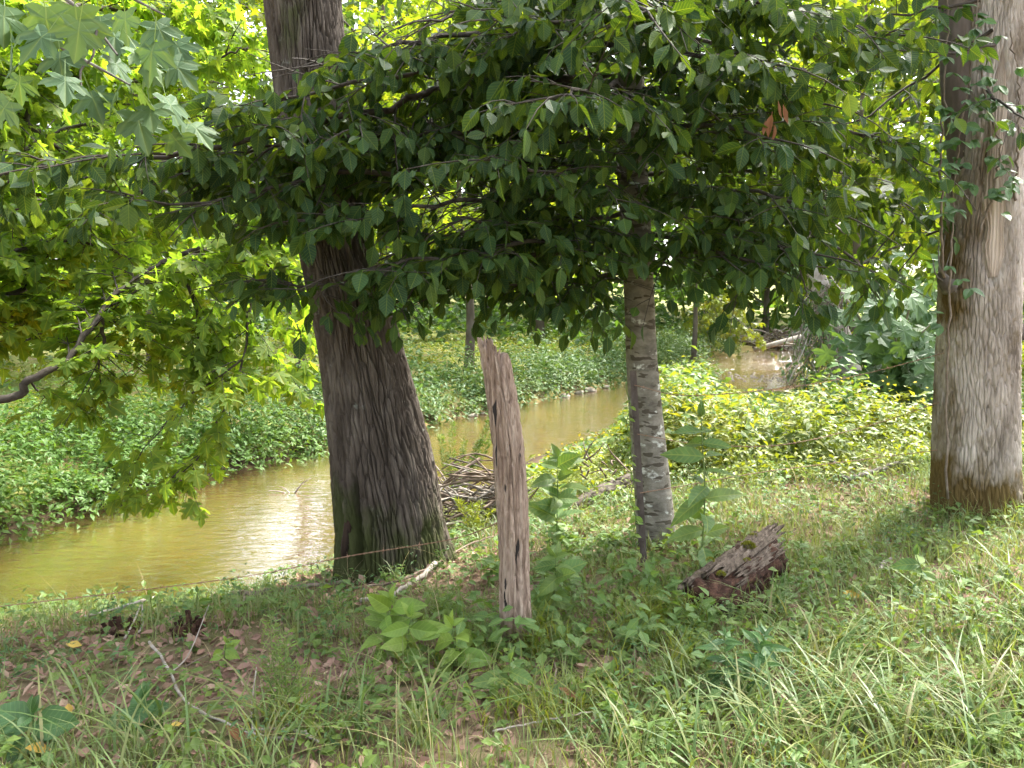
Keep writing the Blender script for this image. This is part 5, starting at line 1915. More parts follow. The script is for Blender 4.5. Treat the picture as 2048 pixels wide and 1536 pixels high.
def bar(mbx, a, b, wx_, wy_):
    d_ = unit(b - a)
    sx_ = unit(np.cross(d_, np.array([0, 1.0, 0])))
    sy_ = np.cross(sx_, d_)
    V = []
    for p in (a, b):
        for i, j in ((-1, -1), (1, -1), (1, 1), (-1, 1)):
            V.append(p + sx_ * i * wx_ / 2 + sy_ * j * wy_ / 2)
    return mbx.add(V, [(0, 3, 2, 1), (4, 5, 6, 7), (0, 1, 5, 4), (1, 2, 6, 5), (2, 3, 7, 6), (3, 0, 4, 7)])


bar(MB(), a0, a1, 0.040, 0.006).build('flange', M['rust'], tp, False)
oy = np.array([0.0, 0.021, 0])
bar(MB(), a0 + oy, a1 + oy, 0.007, 0.034).build('web', M['rust'], tp, False)
for k in range(14):
    f_ = 0.12 + 0.86 * k / 13
    c = a0 * (1 - f_) + a1 * f_ + np.array([0, -0.006, 0])
    bar(MB(), c - UP * 0.008, c + UP * 0.008, 0.012, 0.010).build('stud', M['rust'], tp, False)


# ---- barbed wire
def barbed(label, pts, sag=0.0, step=0.17, seed=1):
    qq = np.random.default_rng(seed)
    P = smooth_path(pts, 60)
    t_ = np.linspace(0, 1, 60)
    P[:, 2] -= sag * 4 * t_ * (1 - t_)
    base = P[0]
    w_ = thing('barbed_wire', label, 'barbed wire', base, 'barbed wire strands')
    C = smooth_path(P, 260)
    ph = np.linspace(0, 2 * math.pi * np.sum(np.linalg.norm(np.diff(C, axis=0), axis=1)) / 0.07, 260)
    T = nrmz(np.gradient(C, axis=0))
    a_ = nrmz(np.cross(T, UP))
    b_ = np.cross(a_, T)
    for s_ in (0, math.pi):
        MB().tube(C + 0.0022 * (np.cos(ph + s_)[:, None] * a_ + np.sin(ph + s_)[:, None] * b_), 0.0015, 4).build('wire_strand', M['wire'], w_)
    sl_ = np.concatenate([[0], np.cumsum(np.linalg.norm(np.diff(C, axis=0), axis=1))])
    s_ = 0.06
    while s_ < sl_[-1]:
        i = int(np.searchsorted(sl_, s_))
        i = min(i, 258)
        mb_ = MB()
        for k in range(2):
            an = qq.uniform(0, math.pi)
            dv = (math.cos(an) * a_[i] + math.sin(an) * b_[i])
            mb_.tube([C[i] - dv * 0.016 + T[i] * 0.004, C[i], C[i] + dv * 0.016 - T[i] * 0.004], [0.0006, 0.0018, 0.0006], 4)
        mb_.tube(np.stack([C[i] - T[i] * 0.006, C[i] + T[i] * 0.006]), 0.0042, 5)
        mb_.build('barb', M['wire'], w_)
        s_ += step
    return w_


barbed('rusty barbed wire sagging left from the wooden post across the foot of the leaning tree', [at(1003, 1043, DP), at(905, 1078, DP + 0.15), at(700, 1112, DP + 0.4), at(520, 1148, DP + 0.55), at(300, 1178, DP + 0.6), at(-80, 1222, DP + 0.5)], 0.0, 0.22, 1)
rt = lambda px, py: at(px, py, DR - 0.28)
barbed('top strand of barbed wire from the steel post to the scarred tree', [at(1268, 770, DT), at(1380, 791, DT + 0.15), at(1590, 773, DT + 0.5), at(1740, 745, DT + 0.75), rt(1888, 706)], 0, 0.2, 2)
barbed('middle strand of barbed wire from the steel post to the scarred tree', [at(1274, 868, DT), at(1400, 888, DT + 0.2), at(1560, 890, DT + 0.45), at(1735, 852, DT + 0.75), rt(1878, 805)], 0, 0.2, 3)
barbed('lowest strand of barbed wire right of the steel post', [at(1280, 986, DT), at(1340, 976, DT + 0.1), at(1540, 942, DT + 0.45), at(1720, 920, DT + 0.75), rt(1874, 900)], 0, 0.2, 4)

# ---- small vine on the steel post
sv = thing('post_vine', 'little yellow green vine twining up the steel T post', 'vine', tb + np.array([-0.06, -0.03, 0]))
C = smooth_path([at(1275, 1130, DT - .03), at(1268, 1040, DT - .04), at(1262, 950, DT - .04), at(1258, 860, DT - .03), at(1256, 770, DT - .02)], 60)
C[:, 0] += 0.012 * np.sin(np.linspace(0, 30, 60))
MB().tube(C, 0.0028, 5).build('vine_stem', M['stem'], sv)
qv = np.random.default_rng(12)
Lv = Leaves()
for k in range(30):
    i = qv.integers(2, 58)
    Lv.one(C[i], np.array([qv.normal(0, 0.9), -0.5, qv.normal(-0.2, 0.4)]), np.array([0, -0.6, 0.8]) + qv.normal(0, 0.3, 3), qv.uniform(0.035, 0.06))
leaf_objects('leaf', [template_mesh('leaf', T_ovate(3, 0.27, 0.2, 0.2, 0.1), M['plant_yellow'])], Lv.frames(), range(30), sv)

# ================================================================== DEAD WOOD
# ---- rotten log
lb = hit(1440, 1235)
e0 = hit(1392, 1236)
e1 = hit(1545, 1150)
log = thing('rotten_log', 'short rotten log with flaking grey bark, red crumbling heart and moss tufts', 'log', lb)
ax0 = e0 + np.array([0.02, 0.02, 0.05])
ax1 = e1 + np.array([0.0, 0.06, 0.12])
dirL = unit(ax1 - ax0)
sX = unit(np.cross(dirL, UP))
sY = np.cross(sX, dirL)
LL = np.linalg.norm(ax1 - ax0)
ql = np.random.default_rng(6)


def slab(a_lo, a_hi, s_lo, s_hi, r_, th, seed, na=26, ns=40, amp=0.035):
    """a curved, ragged bark plate lying on the log"""
    A = np.linspace(a_lo, a_hi, na)
    S = np.linspace(0, 1, ns)
    V = []
    for lay in (1, 0):
        for i, s_ in enumerate(S):
            for j, a in enumerate(A):
                ss = s_lo + (s_hi - s_lo) * s_ + 0.22 * (vnoise(np.array([j * 0.55]), np.array([seed * 1.0 + (7 if s_ > 0.5 else 0)]), seed)[0] - 0.5) * abs(2 * s_ - 1) ** 2
                nzv = fbm(np.array([j * 0.35 + seed]), np.array([s_ * 7]), seed)[0] - 0.5
                gro = -0.016 * abs(math.sin(j * 0.75 + 1.2 * math.sin(s_ * 4 + seed))) ** 0.6 - 0.02 * abs(2 * (a - a_lo) / (a_hi - a_lo) - 1) ** 4
                rr = r_ + (nzv * amp + gro if lay else -th)
                V.append(ax0 + dirL * LL * ss + sX * math.cos(a) * rr + sY * math.sin(a) * rr)
    F_ = []
    n1_ = ns * na
    for i in range(ns - 1):
        for j in range(na - 1):
            k = i * na + j
            F_.append((k, k + 1, k + na + 1, k + na))
            k += n1_
            F_.append((k, k + na, k + na + 1, k + 1))
    for i in range(ns - 1):
        for j in (0, na - 1):
            k = i * na + j
            F_.append((k, k + na, k + na + n1_, k + n1_))
    for j in range(na - 1):
        for i in (0, ns - 1):
            k = i * na + j
            F_.append((k, k + 1, k + 1 + n1_, k + n1_))
    return MB().add(V, F_)


slab(1.75, 2.75, -0.02, 0.98, 0.145, 0.03, 3).build('bark_plate', M['log_bark'], log)
slab(1.05, 1.85, 0.16, 1.04, 0.16, 0.035, 7).build('bark_plate', M['log_bark'], log)
slab(0.35, 1.08, 0.30, 0.95, 0.145, 0.03, 11).build('bark_plate', M['log_bark'], log)
slab(-0.35, 0.25, -0.05, 0.35, 0.10, 0.03, 15).build('bark_plate', M['log_bark'], log)
C = np.array([ax0 + dirL * LL * t for t in np.linspace(-0.03, 0.96, 40)])
th = np.linspace(0, 2 * math.pi, 40, endpoint=False)
V = []
for i, c in enumerate(C):
    for j, a in enumerate(th):
        r_ = 0.12 + 0.10 * (fbm(np.array([a * 5]), np.array([i * 0.4]), 5)[0] - 0.5) + 0.04 * max(0, -math.sin(a))
        if i in (0, 39):
            r_ *= 0.6
        V.append(c + sX * math.cos(a) * r_ + sY * math.sin(a) * r_)
F_ = [(i * 40 + j, i * 40 + (j + 1) % 40, (i + 1) * 40 + (j + 1) % 40, (i + 1) * 40 + j) for i in range(39) for j in range(40)]
F_ += [tuple(range(40))[::-1], tuple(39 * 40 + j for j in range(40))]
MB().add(V, F_).build('rotten_heart', M['rot'], log)
# crumbs of red wood beside it
for k in range(26):
    c = lb + np.array([ql.uniform(-0.10, 0.30), ql.uniform(-0.05, 0.22), 0])
    c[2] = gz(c[0], c[1]) + 0.012
    b = MB()
    d_ = unit(ql.normal(0, 1, 3) * np.array([1, 1, 0.2]))
    bar(b, c, c + d_ * ql.uniform(0.02, 0.06), ql.uniform(0.012, 0.03), ql.uniform(0.008, 0.015))
    b.build('rotten_chip', M['rot'] if k % 3 else M['litter'], log, False)


def moss_tuft(p, r_, parent, n=260, seed=1):
    q_ = np.random.default_rng(seed)
    u = nrmz(q_.normal(0, 1, (n, 3)))
    u[:, 2] = np.abs(u[:, 2])
    Lm = Leaves()
    Lm.many(p + u * r_ * 0.6 * np.array([1, 1, 0.7]), u + q_.normal(0, 0.2, (n, 3)), q_.normal(0, 1, (n, 3)), r_ * 0.45 * q_.uniform(0.7, 1.2, n))
    o_ = link('moss_tuft', leaf_mesh('moss_tuft', T_ovate(2, 0.18), Lm.frames()), M['moss'], parent)
    o_['kind'] = 'stuff'


moss_tuft(ax0 + dirL * LL * 0.62 + sY * 0.145 + sX * 0.02, 0.042, log, 320, 1)
moss_tuft(ax0 + dirL * LL * 0.17 + sY * 0.13 + sX * 0.05, 0.028, log, 160, 2)
moss_tuft(ax0 + dirL * LL * 0.05 + sY * 0.09 - sX * 0.03, 0.024, log, 130, 3)
moss_tuft(ax0 + dirL * LL * 0.30 + sY * 0.14 - sX * 0.07, 0.026, log, 110, 4)
moss_tuft(ax0 + dirL * LL * 0.80 + sY * 0.15 - sX * 0.02, 0.024, log, 110, 5)
moss_tuft(ax0 + dirL * LL * 0.45 + sY * 0.13 + sX * 0.08, 0.022, log, 90, 6)


# ---- loose sticks and limbs on the ground
def gp(px, py, lift=0.012):
    p = hit(px, py)
    return p + UP * lift


def stick(label, pts, r0, r1, mat, name='fallen_stick', side=(), lifts=None, n=26, group='sticks on the near bank'):
    P = [gp(p[0], p[1], p[2] if len(p) > 2 else r0 * 0.8) for p in pts]
    o_ = thing(name, label, 'stick', P[0], group)
    C_ = smooth_path(P, n) + UP * 0.03
    C_[1:-1] += ql.normal(0, r0 * 0.35, (n - 2, 3))
    MB().tube(C_, np.linspace(r0, r1, n) * (1 + 0.15 * np.sin(np.arange(n) * 1.7)), 7).build('stem', mat, o_)
    for sp in side:
        Q_ = [gp(p[0], p[1], p[2] if len(p) > 2 else 0.02) for p in sp]
        Q_[0] = C_[np.argmin(np.linalg.norm(C_ - Q_[0], axis=1))]
        D_ = smooth_path(Q_, 12)
        MB().tube(D_, np.linspace(r0 * 0.6, r1 * 0.6, 12), 6).build('side_twig', mat, o_)
    return o_


stick('long grey twig running down the litter at lower left', [(300, 1310, 0.03), (335, 1360, 0.03), (372, 1425, 0.02), (450, 1465), (520, 1490), (590, 1500)], 0.007, 0.004, M['stick_pale'],
      side=[[(345, 1375), (380, 1330, 0.06), (420, 1260, 0.14)], [(500, 1485), (505, 1440, 0.06), (515, 1390, 0.12)], [(480, 1480), (545, 1475, .03), (600, 1468, .05)]])
stick('bleached stick with a knob near the bottom edge', [(535, 1478), (600, 1490, 0.02), (640, 1512, 0.02)], 0.008, 0.005, M['stick_pale'])
stick('white bleached forked branch at the bank edge on the left', [(170, 1255, 0.03), (230, 1245, 0.05), (290, 1232, 0.07), (320, 1215, 0.09), (335, 1205, 0.10)], 0.008, 0.012, M['stick_pale'], 'bleached_branch',
      side=[[(262, 1238), (268, 1262, 0.05), (250, 1285, 0.02)], [(285, 1235), (285, 1265, 0.04), (270, 1280, 0.02)], [(255, 1240), (225, 1205, 0.12), (215, 1200, 0.12)]])
stick('dark branch lying along the bank toward the leaning tree', [(415, 1203, 0.03), (490, 1205, 0.03), (560, 1198, 0.03), (640, 1188, 0.03), (700, 1182, 0.03)], 0.020, 0.012, M['stick_brown'], 'fallen_branch',
      side=[[(480, 1205), (485, 1225, 0.05), (430, 1245, 0.03)]])
stick('curved grey branch in front of the leaning tree roots', [(720, 1215), (790, 1200), (850, 1165, 0.03), (870, 1150, 0.05)], 0.012, 0.018, M['stick_pale'], 'fallen_branch')
stick('thin branch running from the tree roots up toward the wooden post', [(700, 1190), (800, 1172), (880, 1140, 0.03), (940, 1110, 0.05), (995, 1090, 0.05)], 0.008, 0.006, M['stick_brown'],
      side=[[(880, 1140), (905, 1100, 0.08), (930, 1085, 0.1)]])
stick('stubby broken stick propped on the roots of the leaning tree', [(862, 1150), (850, 1130, 0.05), (842, 1112, 0.13)], 0.016, 0.013, M['stick_pale'])
stick('dark mossy fallen limb left of the scarred tree', [(1690, 975, 0.03), (1730, 965, 0.04), (1790, 950, 0.05), (1830, 942, 0.04)], 0.026, 0.014, M['limb'], 'fallen_limb', side=[[(1690, 975), (1672, 955, 0.08), (1664, 940, 0.13)]])
stick('pale crooked stick in the grass right of the log', [(1755, 1170), (1765, 1150, 0.03), (1782, 1142, 0.04)], 0.010, 0.007, M['stick_pale'])
stick('thin dark stick at the right edge of the grass', [(1985, 1310), (2020, 1325, 0.02), (2060, 1345, 0.02)], 0.005, 0.004, M['stick_brown'])
stick('thin twig in the grass above the log', [(1560, 1018), (1575, 1030, 0.02), (1590, 1040)], 0.005, 0.004, M['stick_pale'])
stick('long thin twig across the grass at bottom centre', [(985, 1480), (1080, 1470, 0.02), (1190, 1455, 0.03)], 0.004, 0.003, M['stick_pale'])
stick('slim twig below the foot of the wooden post', [(1100, 1330), (1112, 1360, 0.02), (1108, 1390)], 0.004, 0.003, M['stick_brown'])


# ---- torn red-brown stumps at the bank edge
def torn_stump(label, px, py, h_px, w_px, seed):
    q_ = np.random.default_rng(seed)
    b_ = hit(px, py)
    t_ = thing('torn_stump', label, 'stump', b_, 'torn stumps at the bank edge')
    sc_ = b_[1] / FPX
    for k in range(22):
        a = q_.uniform(0, 2 * math.pi)
        rr = w_px * sc_ * 0.5 * math.sqrt(q_.random())
        p0 = b_ + np.array([math.cos(a) * rr, math.sin(a) * rr, -0.02])
        hh_ = h_px * sc_ * q_.uniform(0.45, 1.0) * (1 - 0.5 * rr / (w_px * sc_ * 0.5))
        p1 = p0 + np.array([q_.normal(0, 0.015), q_.normal(0, 0.015), hh_])
        b = MB()
        bar(b, p0, p1, q_.uniform(0.012, 0.03), q_.uniform(0.006, 0.014))
        b.build('wood_shard', M['rot'], t_, False)


torn_stump('torn reddish stump beside the white forked branch', 243, 1268, 60, 70, 1)
torn_stump('taller shredded reddish stump at the bank edge right of the forked branch', 382, 1272, 78, 60, 2)


# ---- tangle of driftwood behind the wooden post
def pile(name, label, cx_, cy_, wpx, hpx, cnt, seed, r_rng, l_rng, mats):
    q_ = np.random.default_rng(seed)
    b_ = hit(cx_, cy_)
    t_ = thing(name, label, 'brush pile', b_)
    s_ = b_[1] / FPX
    for k in range(cnt):
        u = q_.uniform(-1, 1)
        z_ = q_.random() * hpx * s_ * (1 - 0.55 * abs(u))
        c = b_ + np.array([u * wpx * s_ / 2, q_.uniform(-0.35, 0.35), z_ + 0.02])
        a = q_.normal(0, 0.55) if q_.random() < 0.75 else q_.uniform(-1.4, 1.4)
        d_ = unit(np.array([math.cos(a) * q_.choice([-1, 1]), q_.normal(0, 0.5), math.sin(a) * 0.7]))
        l_ = q_.uniform(*l_rng)
        bend = q_.normal(0, 0.10, 3) * l_
        P = [c - d_ * l_ / 2, c + bend, c + d_ * l_ / 2]
        for p in P:
            p[2] = max(p[2], gz(p[0], p[1]) + 0.01)
        r_ = q_.uniform(*r_rng)
        MB().tube(smooth_path(P, 9), np.linspace(r_, r_ * 0.5, 9), 6).build('stick', mats[k % len(mats)], t_)
    return t_


pile('brush_pile', 'tangled pile of grey driftwood sticks between the leaning tree and wooden post', 950, 1045, 170, 125, 150, 3, (0.005, 0.018), (0.2, 0.75), [M['stick_brown'], M['stick_brown'], M['limb'], M['stick_pale']])
pile('driftwood_heap', 'heap of driftwood sticks stranded at the far bend of the creek', 1555, 708, 110, 42, 70, 4, (0.02, 0.06), (0.8, 2.6), [M['stick_brown'], M['stick_pale']])
fl = thing('driftwood_log', 'pale driftwood log lying on the heap at the far bend', 'log', at(1510, 697, 33))
MB().tube(smooth_path([at(1508, 700, 33), at(1550, 688, 33), at(1605, 674, 33.3)], 12), np.linspace(0.10, 0.14, 12), 9).build('stem', M['bark_pale'], fl)
MB().tube(smooth_path([at(1560, 686, 33.1), at(1600, 690, 32.6), at(1625, 692, 32.2)], 8), np.linspace(0.05, 0.03, 8), 7).build('side_branch', M['bark_pale'], fl)
# ---- half buried log behind the slender tree
ob = hit(1215, 1000)
ol = thing('mossy_log', 'thick grey log half hidden in weeds left of the slender tree', 'log', ob)
tm_ = trunk([at(1140, 1022, ob[1] - .2), at(1200, 990, ob[1]), at(1290, 950, ob[1] + .3)], [0.06, 0.085, 0.07], 60, 80, 0.04, 0.2, 0.012, seed=61, closed_top=True, framed=True)
link('stem', tm_, M['bark_far'], ol)
qd = np.random.default_rng(33)
for k in range(14):
    c = at(1190 + qd.uniform(-30, 60), 930 + qd.uniform(-15, 20), ob[1] + 0.2)
    d_ = unit(qd.normal(0, 1, 3))
    MB().tube(smooth_path([c, c + d_ * 0.12 + qd.normal(0, 0.02, 3), c + d_ * 0.24], 6), np.linspace(0.010, 0.003, 6), 5).build('root', M['stick_brown'], ol)
# ---- snag in the water
sg = at(540, 968, 9.0)
sg = np.array([-2.9, 10.2, WATER_Z])
sn = thing('water_snag', 'small bare snag sticking out of the creek left of the leaning tree', 'snag', sg)
for dx, dy, dz, r_ in ((0.25, 0.0, 0.20, 0.012), (-0.2, 0.05, 0.08, 0.010), (0.12, 0.1, 0.10, 0.008), (-0.32, 0, 0.03, 0.012)):
    MB().tube(smooth_path([sg - UP * 0.05, sg + np.array([dx * .5, dy * .5, dz * 0.6]), sg + np.array([dx, dy, dz])], 7), np.linspace(r_, r_ * 0.4, 7), 6).build('twig', M['stick_pale'], sn)


# ---- stones at the water's edge
def stone(label, x, y, s_, seed, z=WATER_Z):
    q_ = np.random.default_rng(seed)
    nu2, nv2 = 14, 9
    V = []
    ph = q_.uniform(0, 6, 4)
    for i in range(nv2 + 1):
        la = -math.pi / 2 + math.pi * i / nv2
        for j in range(nu2):
            lo = 2 * math.pi * j / nu2
            r_ = 1 + 0.16 * math.sin(2 * lo + ph[0]) + 0.10 * math.sin(3 * lo + ph[1] + la) + 0.08 * math.sin(5 * lo + ph[2]) * math.cos(la)
            V.append((math.cos(la) * math.cos(lo) * r_ * s_, math.cos(la) * math.sin(lo) * r_ * s_ * 0.75, math.sin(la) * s_ * 0.42))
    F2 = [(i * nu2 + j, i * nu2 + (j + 1) % nu2, (i + 1) * nu2 + (j + 1) % nu2, (i + 1) * nu2 + j) for i in range(nv2) for j in range(nu2)]
    b = MB().add(V, F2)
    o_ = link('creek_stone', b.mesh('creek_stone'), M['stone'])
    o_.location = (x, y, z + s_ * 0.12)
    o_.rotation_euler = (q_.normal(0, 0.15), q_.normal(0, 0.15), q_.uniform(0, 6))
    tag(o_, label, 'stone', 'stones along the creek')


k = 0
for px, d, s_, lab in ((1172, 21.2, 0.20, 'pale round stone at the far water edge left of the slender tree'), (1150, 20.8, 0.14, 'small stone touching the round one at the far water edge'),
                       (1120, 20.3, 0.16, 'flat stone at the far water edge behind the wooden post'), (1200, 21.8, 0.13, 'stone nearest the slender trunk at the far water edge'),
                       (935, 16.3, 0.12, 'stone peeping from weeds right of the leaning tree'), (960, 16.7, 0.10, 'small stone in the far bank weeds left of the wooden post')):
    x_, y_ = px_xy(px, d)
    # slide onto the far edge line
    fe = resample(FAR, 900)
    i = np.argmin(np.abs(1024 + FPX * fe[:, 0] / np.maximum(fe[:, 1], 1) - px) + 50 * (fe[:, 1] < 12))
    stone(lab, fe[i][0] + 0.1, fe[i][1] - 0.15, s_, 300 + k)
    k += 1
qs = np.random.default_rng(8)
b = MB()
V0 = None
for j in range(110):
    t_ = qs.random()
    y_ = qs.uniform(23.6, 26.5)
    xn = np.interp(y_, NEAR[:, 1], NEAR[:, 0])
    xf = np.interp(y_, FAR[:, 1], FAR[:, 0])
    x_ = xf + (xn - xf) * (1 - 0.75 * qs.random() ** 1.3)
    s_ = qs.uniform(0.03, 0.07)
    th = np.linspace(0, 2 * math.pi, 7, endpoint=False)
    ring = [(x_ + math.cos(a) * s_, y_ + math.sin(a) * s_ * 0.8, WATER_Z - 0.02) for a in th]
    r2 = [(x_ + math.cos(a) * s_ * 0.7, y_ + math.sin(a) * s_ * 0.55, WATER_Z + s_ * 0.45) for a in th]
    b.add(ring + r2 + [(x_, y_, WATER_Z + s_ * 0.55)], [(i, (i + 1) % 7, 7 + (i + 1) % 7, 7 + i) for i in range(7)] + [(7 + i, 7 + (i + 1) % 7, 14) for i in range(7)], qs.random())
o = b.build('riffle_gravel', M['stone'])
tag(o, 'pebbles breaking the surface in the far riffle', 'gravel', kind='stuff')

# ================================================================== SYCAMORE THICKET AND VINE-HUNG TRUNK (right, beyond the fence)
q = np.random.default_rng(44)
sx_, sy_ = px_xy(1790, 10.5)
syb = np.array([sx_, sy_, gz(sx_, sy_)])
syc = thing('sycamore_thicket', 'grey green big leaved sycamore bush beside the scarred tree', 'bush', syb)
tubes = []
cen = []
for k in range(16):
    a = q.uniform(0, 2 * math.pi)
    L_ = q.uniform(0.9, 1.7)
    tip = syb + np.array([math.cos(a) * L_ * 0.62, math.sin(a) * L_ * 0.6, q.uniform(0.9, 2.4)])
    C = smooth_path([syb + q.normal(0, 0.08, 3) * np.array([1, 1, 0]), syb * 0.6 + tip * 0.4 + UP * 0.5, tip], 12)
    MB().tube(C, np.linspace(0.03, 0.008, 12), 6).build('stem', M['bark_pale'], syc)
    for t_ in np.linspace(0.35, 1, 16):
        cen.append(C[int(t_ * 11)])
Lv = Leaves()
for c in cen:
    p = c + q.normal(0, 0.22, 3) + np.array([0, -0.15, 0])
    if p[2] < syb[2] + 0.55:
        continue
    Lv.one(p, np.array([q.normal(0, 0.7), -0.4 + q.normal(0, 0.3), -0.65]), np.array([0, -0.6, 0.8]) + q.normal(0, 0.35, 3), q.uniform(0.2, 0.36))
fr = Lv.frames()
leaf_objects('leaf', [template_mesh('leaf', T_maple(True, 0.25, c), M['syc']) for c in (0.2, 0.35)], fr, range(min(290, len(fr[0]))), syc)
# dark fallen trunk under it
ft = thing('fallen_log', 'dark fallen trunk lying in the shade under the sycamore bush', 'log', np.array([sx_ - .3, sy_ + .5, syb[2]]))
tm_ = trunk([at(1690, 800, sy_ + .9), at(1780, 765, sy_ + .7), at(1900, 700, sy_ + .6), at(2060, 660, sy_ + .9)], [0.16, 0.17, 0.15, 0.12], 44, 70, 0.05, 0.2, 0.015, seed=71, framed=True)
link('stem', tm_, M['bark_far'], ft)
# vine-hung leaning trunk
vx, vy = px_xy(1690, 14.5)
vb = np.array([vx, vy, gz(vx, vy)])
vt = thing('vine_hung_trunk', 'leaning pale dead trunk hung with dry vines beside the far riffle', 'tree', vb)
pv = [vb - UP * 0.2, at(1692, 740, 14.5), at(1672, 660, 14.4), at(1645, 590, 14.3), at(1630, 540, 14.2), at(1615, 460, 14.2)]
tm_ = trunk(smooth_path(pv, 20), np.interp(np.linspace(0, 1, 20), np.linspace(0, 1, 6), [0.34, 0.27, 0.24, 0.20, 0.16, 0.08]), 48, 110, 0.06, 0.2, 0.02, seed=81)
link('trunk', tm_, M['bark_pale'], vt)
Lv = Leaves()
for k in range(46):
    s0 = at(1650 + q.uniform(-35, 45), 560 + q.uniform(0, 60), 14.1 + q.normal(0, 0.15))
    e_ = at(1610 + q.uniform(-45, 80), 770 + q.uniform(-40, 30), 13.8 + q.normal(0, 0.3))
    e_[2] = max(e_[2], gz(e_[0], e_[1]))
    C = smooth_path([s0, (s0 + e_) / 2 + q.normal(0, 0.18, 3), e_], 16)
    MB().tube(C, np.linspace(0.010, 0.006, 16), 5).build('vine', M['vine_stem'] if k % 3 else M['stick_pale'], vt)
    for j in range(26):
        c = C[q.integers(0, 16)] + q.normal(0, 0.06, 3)
        Lv.one(c, q.normal(0, 1, 3) - UP * 0.5, np.array([0, -0.4, 1]) + q.normal(0, 0.4, 3), q.uniform(0.05, 0.10))
fo = link('vine_foliage', leaf_mesh('vine_foliage', LB, Lv.frames()), M['herb_blue'], vt)
fo['kind'] = 'stuff'
# yellow spray over the riffle
x_, y_ = px_xy(1330, 30.5)
yb = np.array([8.6, 36.5, gz(8.6, 36.5)])
ys = thing('yellow_sapling', 'low yellow leaved maple sapling leaning over the far riffle', 'tree', yb)
MB().tube(smooth_path([yb - UP * .1, yb + np.array([0.1, -.6, 1.0]), yb + np.array([0.5, -1.6, 2.0])], 10), np.linspace(0.06, 0.02, 10), 7).build('trunk', M['bark_far'], ys)
tubes = []
Lv = Leaves()
for tx, ty in ((1400, 660), (1440, 640), (1500, 665), (1530, 690), (1470, 690), (1420, 690), (1460, 620)):
    e_ = at(tx, ty, 32.5 + q.uniform(-1, 1))
    grow([yb + np.array([0.2, -.8, 1.2]), (yb + UP * 1.9 + e_) / 2 + UP * 0.3, e_], 0.02, 0.008, tubes, Lv, q, 0.3, 0.9, 0.16, 0.26, 0.3, 0.4, 0.3, 2)
tubes_obj('branch', tubes, M['limb'], ys)
fo = link('foliage', leaf_mesh('foliage', LM, Lv.frames()), M['herb_yellow'], ys)
fo['kind'] = 'stuff'

# ================================================================== BROAD-LEAVED PLANTS OF THE NEAR BANK
def plant(label, px, py, top_px, top_py, nodes, leaf, mat, seed, per_node=2, wid=0.25, start=0.15, tmpl=None, name='leafy_plant', lift=0.35, tip_small=0.6, d=None, stem_r=0.004):
    q_ = np.random.default_rng(seed)
    b_ = hit(px, py)
    if d is None:
        d = b_[1]
    tp_ = at(top_px, top_py, d - 0.03)
    t_ = thing(name, label, 'plant', b_, 'broad leaved plants of the near bank')
    C_ = smooth_path([b_ - UP * 0.01, b_ * 0.5 + tp_ * 0.5 + q_.normal(0, 0.01, 3), tp_], 16)
    MB().tube(C_, np.linspace(stem_r, stem_r * 0.5, 16), 6).build('stem', M['stem'], t_)
    Lp = Leaves()
    a0_ = q_.uniform(0, math.pi)
    for k in range(nodes):
        f_ = start + (1 - start) * (k / max(nodes - 1, 1)) ** 0.9
        p = np.array([np.interp(f_ * 15, np.arange(16), C_[:, j]) for j in range(3)])
        for m_ in range(per_node):
            a = a0_ + k * math.pi / 2 * 0.9 + m_ * 2 * math.pi / per_node + q_.normal(0, 0.4)
            el = lift + 0.5 * (f_ - 0.5) + q_.normal(0, 0.28)
            dv = np.array([math.cos(a), math.sin(a), math.tan(max(-1.0, min(1.2, el))) * 0.9 - 0.25])
            sz = leaf * (0.75 + 0.35 * math.sin(math.pi * min(1, f_ * 0.9))) * (tip_small if k == nodes - 1 else 1) * q_.uniform(0.65, 1.15)
            Lp.one(p + q_.normal(0, 0.008, 3), dv, UP * 0.8 + np.array([0, -0.75, 0]) + q_.normal(0, 0.3, 3), sz)
    for m_ in range(2):
        Lp.one(C_[-1], np.array([q_.normal(0, 0.3), q_.normal(0, 0.3), 0.9]), np.array([q_.normal(0, 1), -1, 0.3]), leaf * 0.5)
    fr_ = Lp.frames()
    key = (mat, wid)
    if key not in PM:
        PM[key] = [template_mesh('leaf', T_ovate(6, wid, f2, c2, 0.06, 0.8, 0.01), M[mat]) for f2, c2 in ((0.3, 0.25), (0.2, 0.45), (0.35, 0.1))]
    leaf_objects('leaf', PM[key], fr_, range(len(fr_[0])), t_)
    return t_


PM = {}
plant('bright green broad leaved plant pressed against the right side of the wooden post', 1105, 1240, 1112, 1115, 7, 0.16, 'plant', 1, per_node=3)
plant('tall large leaved plant behind the wooden post in front of the driftwood', 1112, 1110, 1116, 915, 8, 0.22, 'plant', 2, start=0.25, per_node=3)
plant('tall milkweed like stalk with paired leaves right of the slender tree', 1398, 1165, 1402, 835, 10, 0.21, 'plant', 3, start=0.22, wid=0.2, stem_r=0.006)
plant('yellow green plant with upright leaves left of the wooden post', 772, 1315, 782, 1200, 6, 0.15, 'plant_yellow', 4, per_node=3)
plant('yellow green plant with drooping lower leaves just right of the upright one', 815, 1330, 822, 1235, 6, 0.155, 'plant_yellow', 5)
plant('smaller yellow green plant nearest the left side of the post', 902, 1345, 905, 1255, 5, 0.15, 'plant_yellow', 6)
plant('low bright plant in front of the post foot', 1022, 1395, 1020, 1325, 5, 0.13, 'plant', 7)
plant('small leaved sprout right against the foot of the post', 985, 1305, 990, 1260, 4, 0.055, 'plant', 8, per_node=3)
plant('small leaved sprout on the right of the post foot', 1075, 1310, 1085, 1270, 4, 0.06, 'plant', 9, per_node=3)
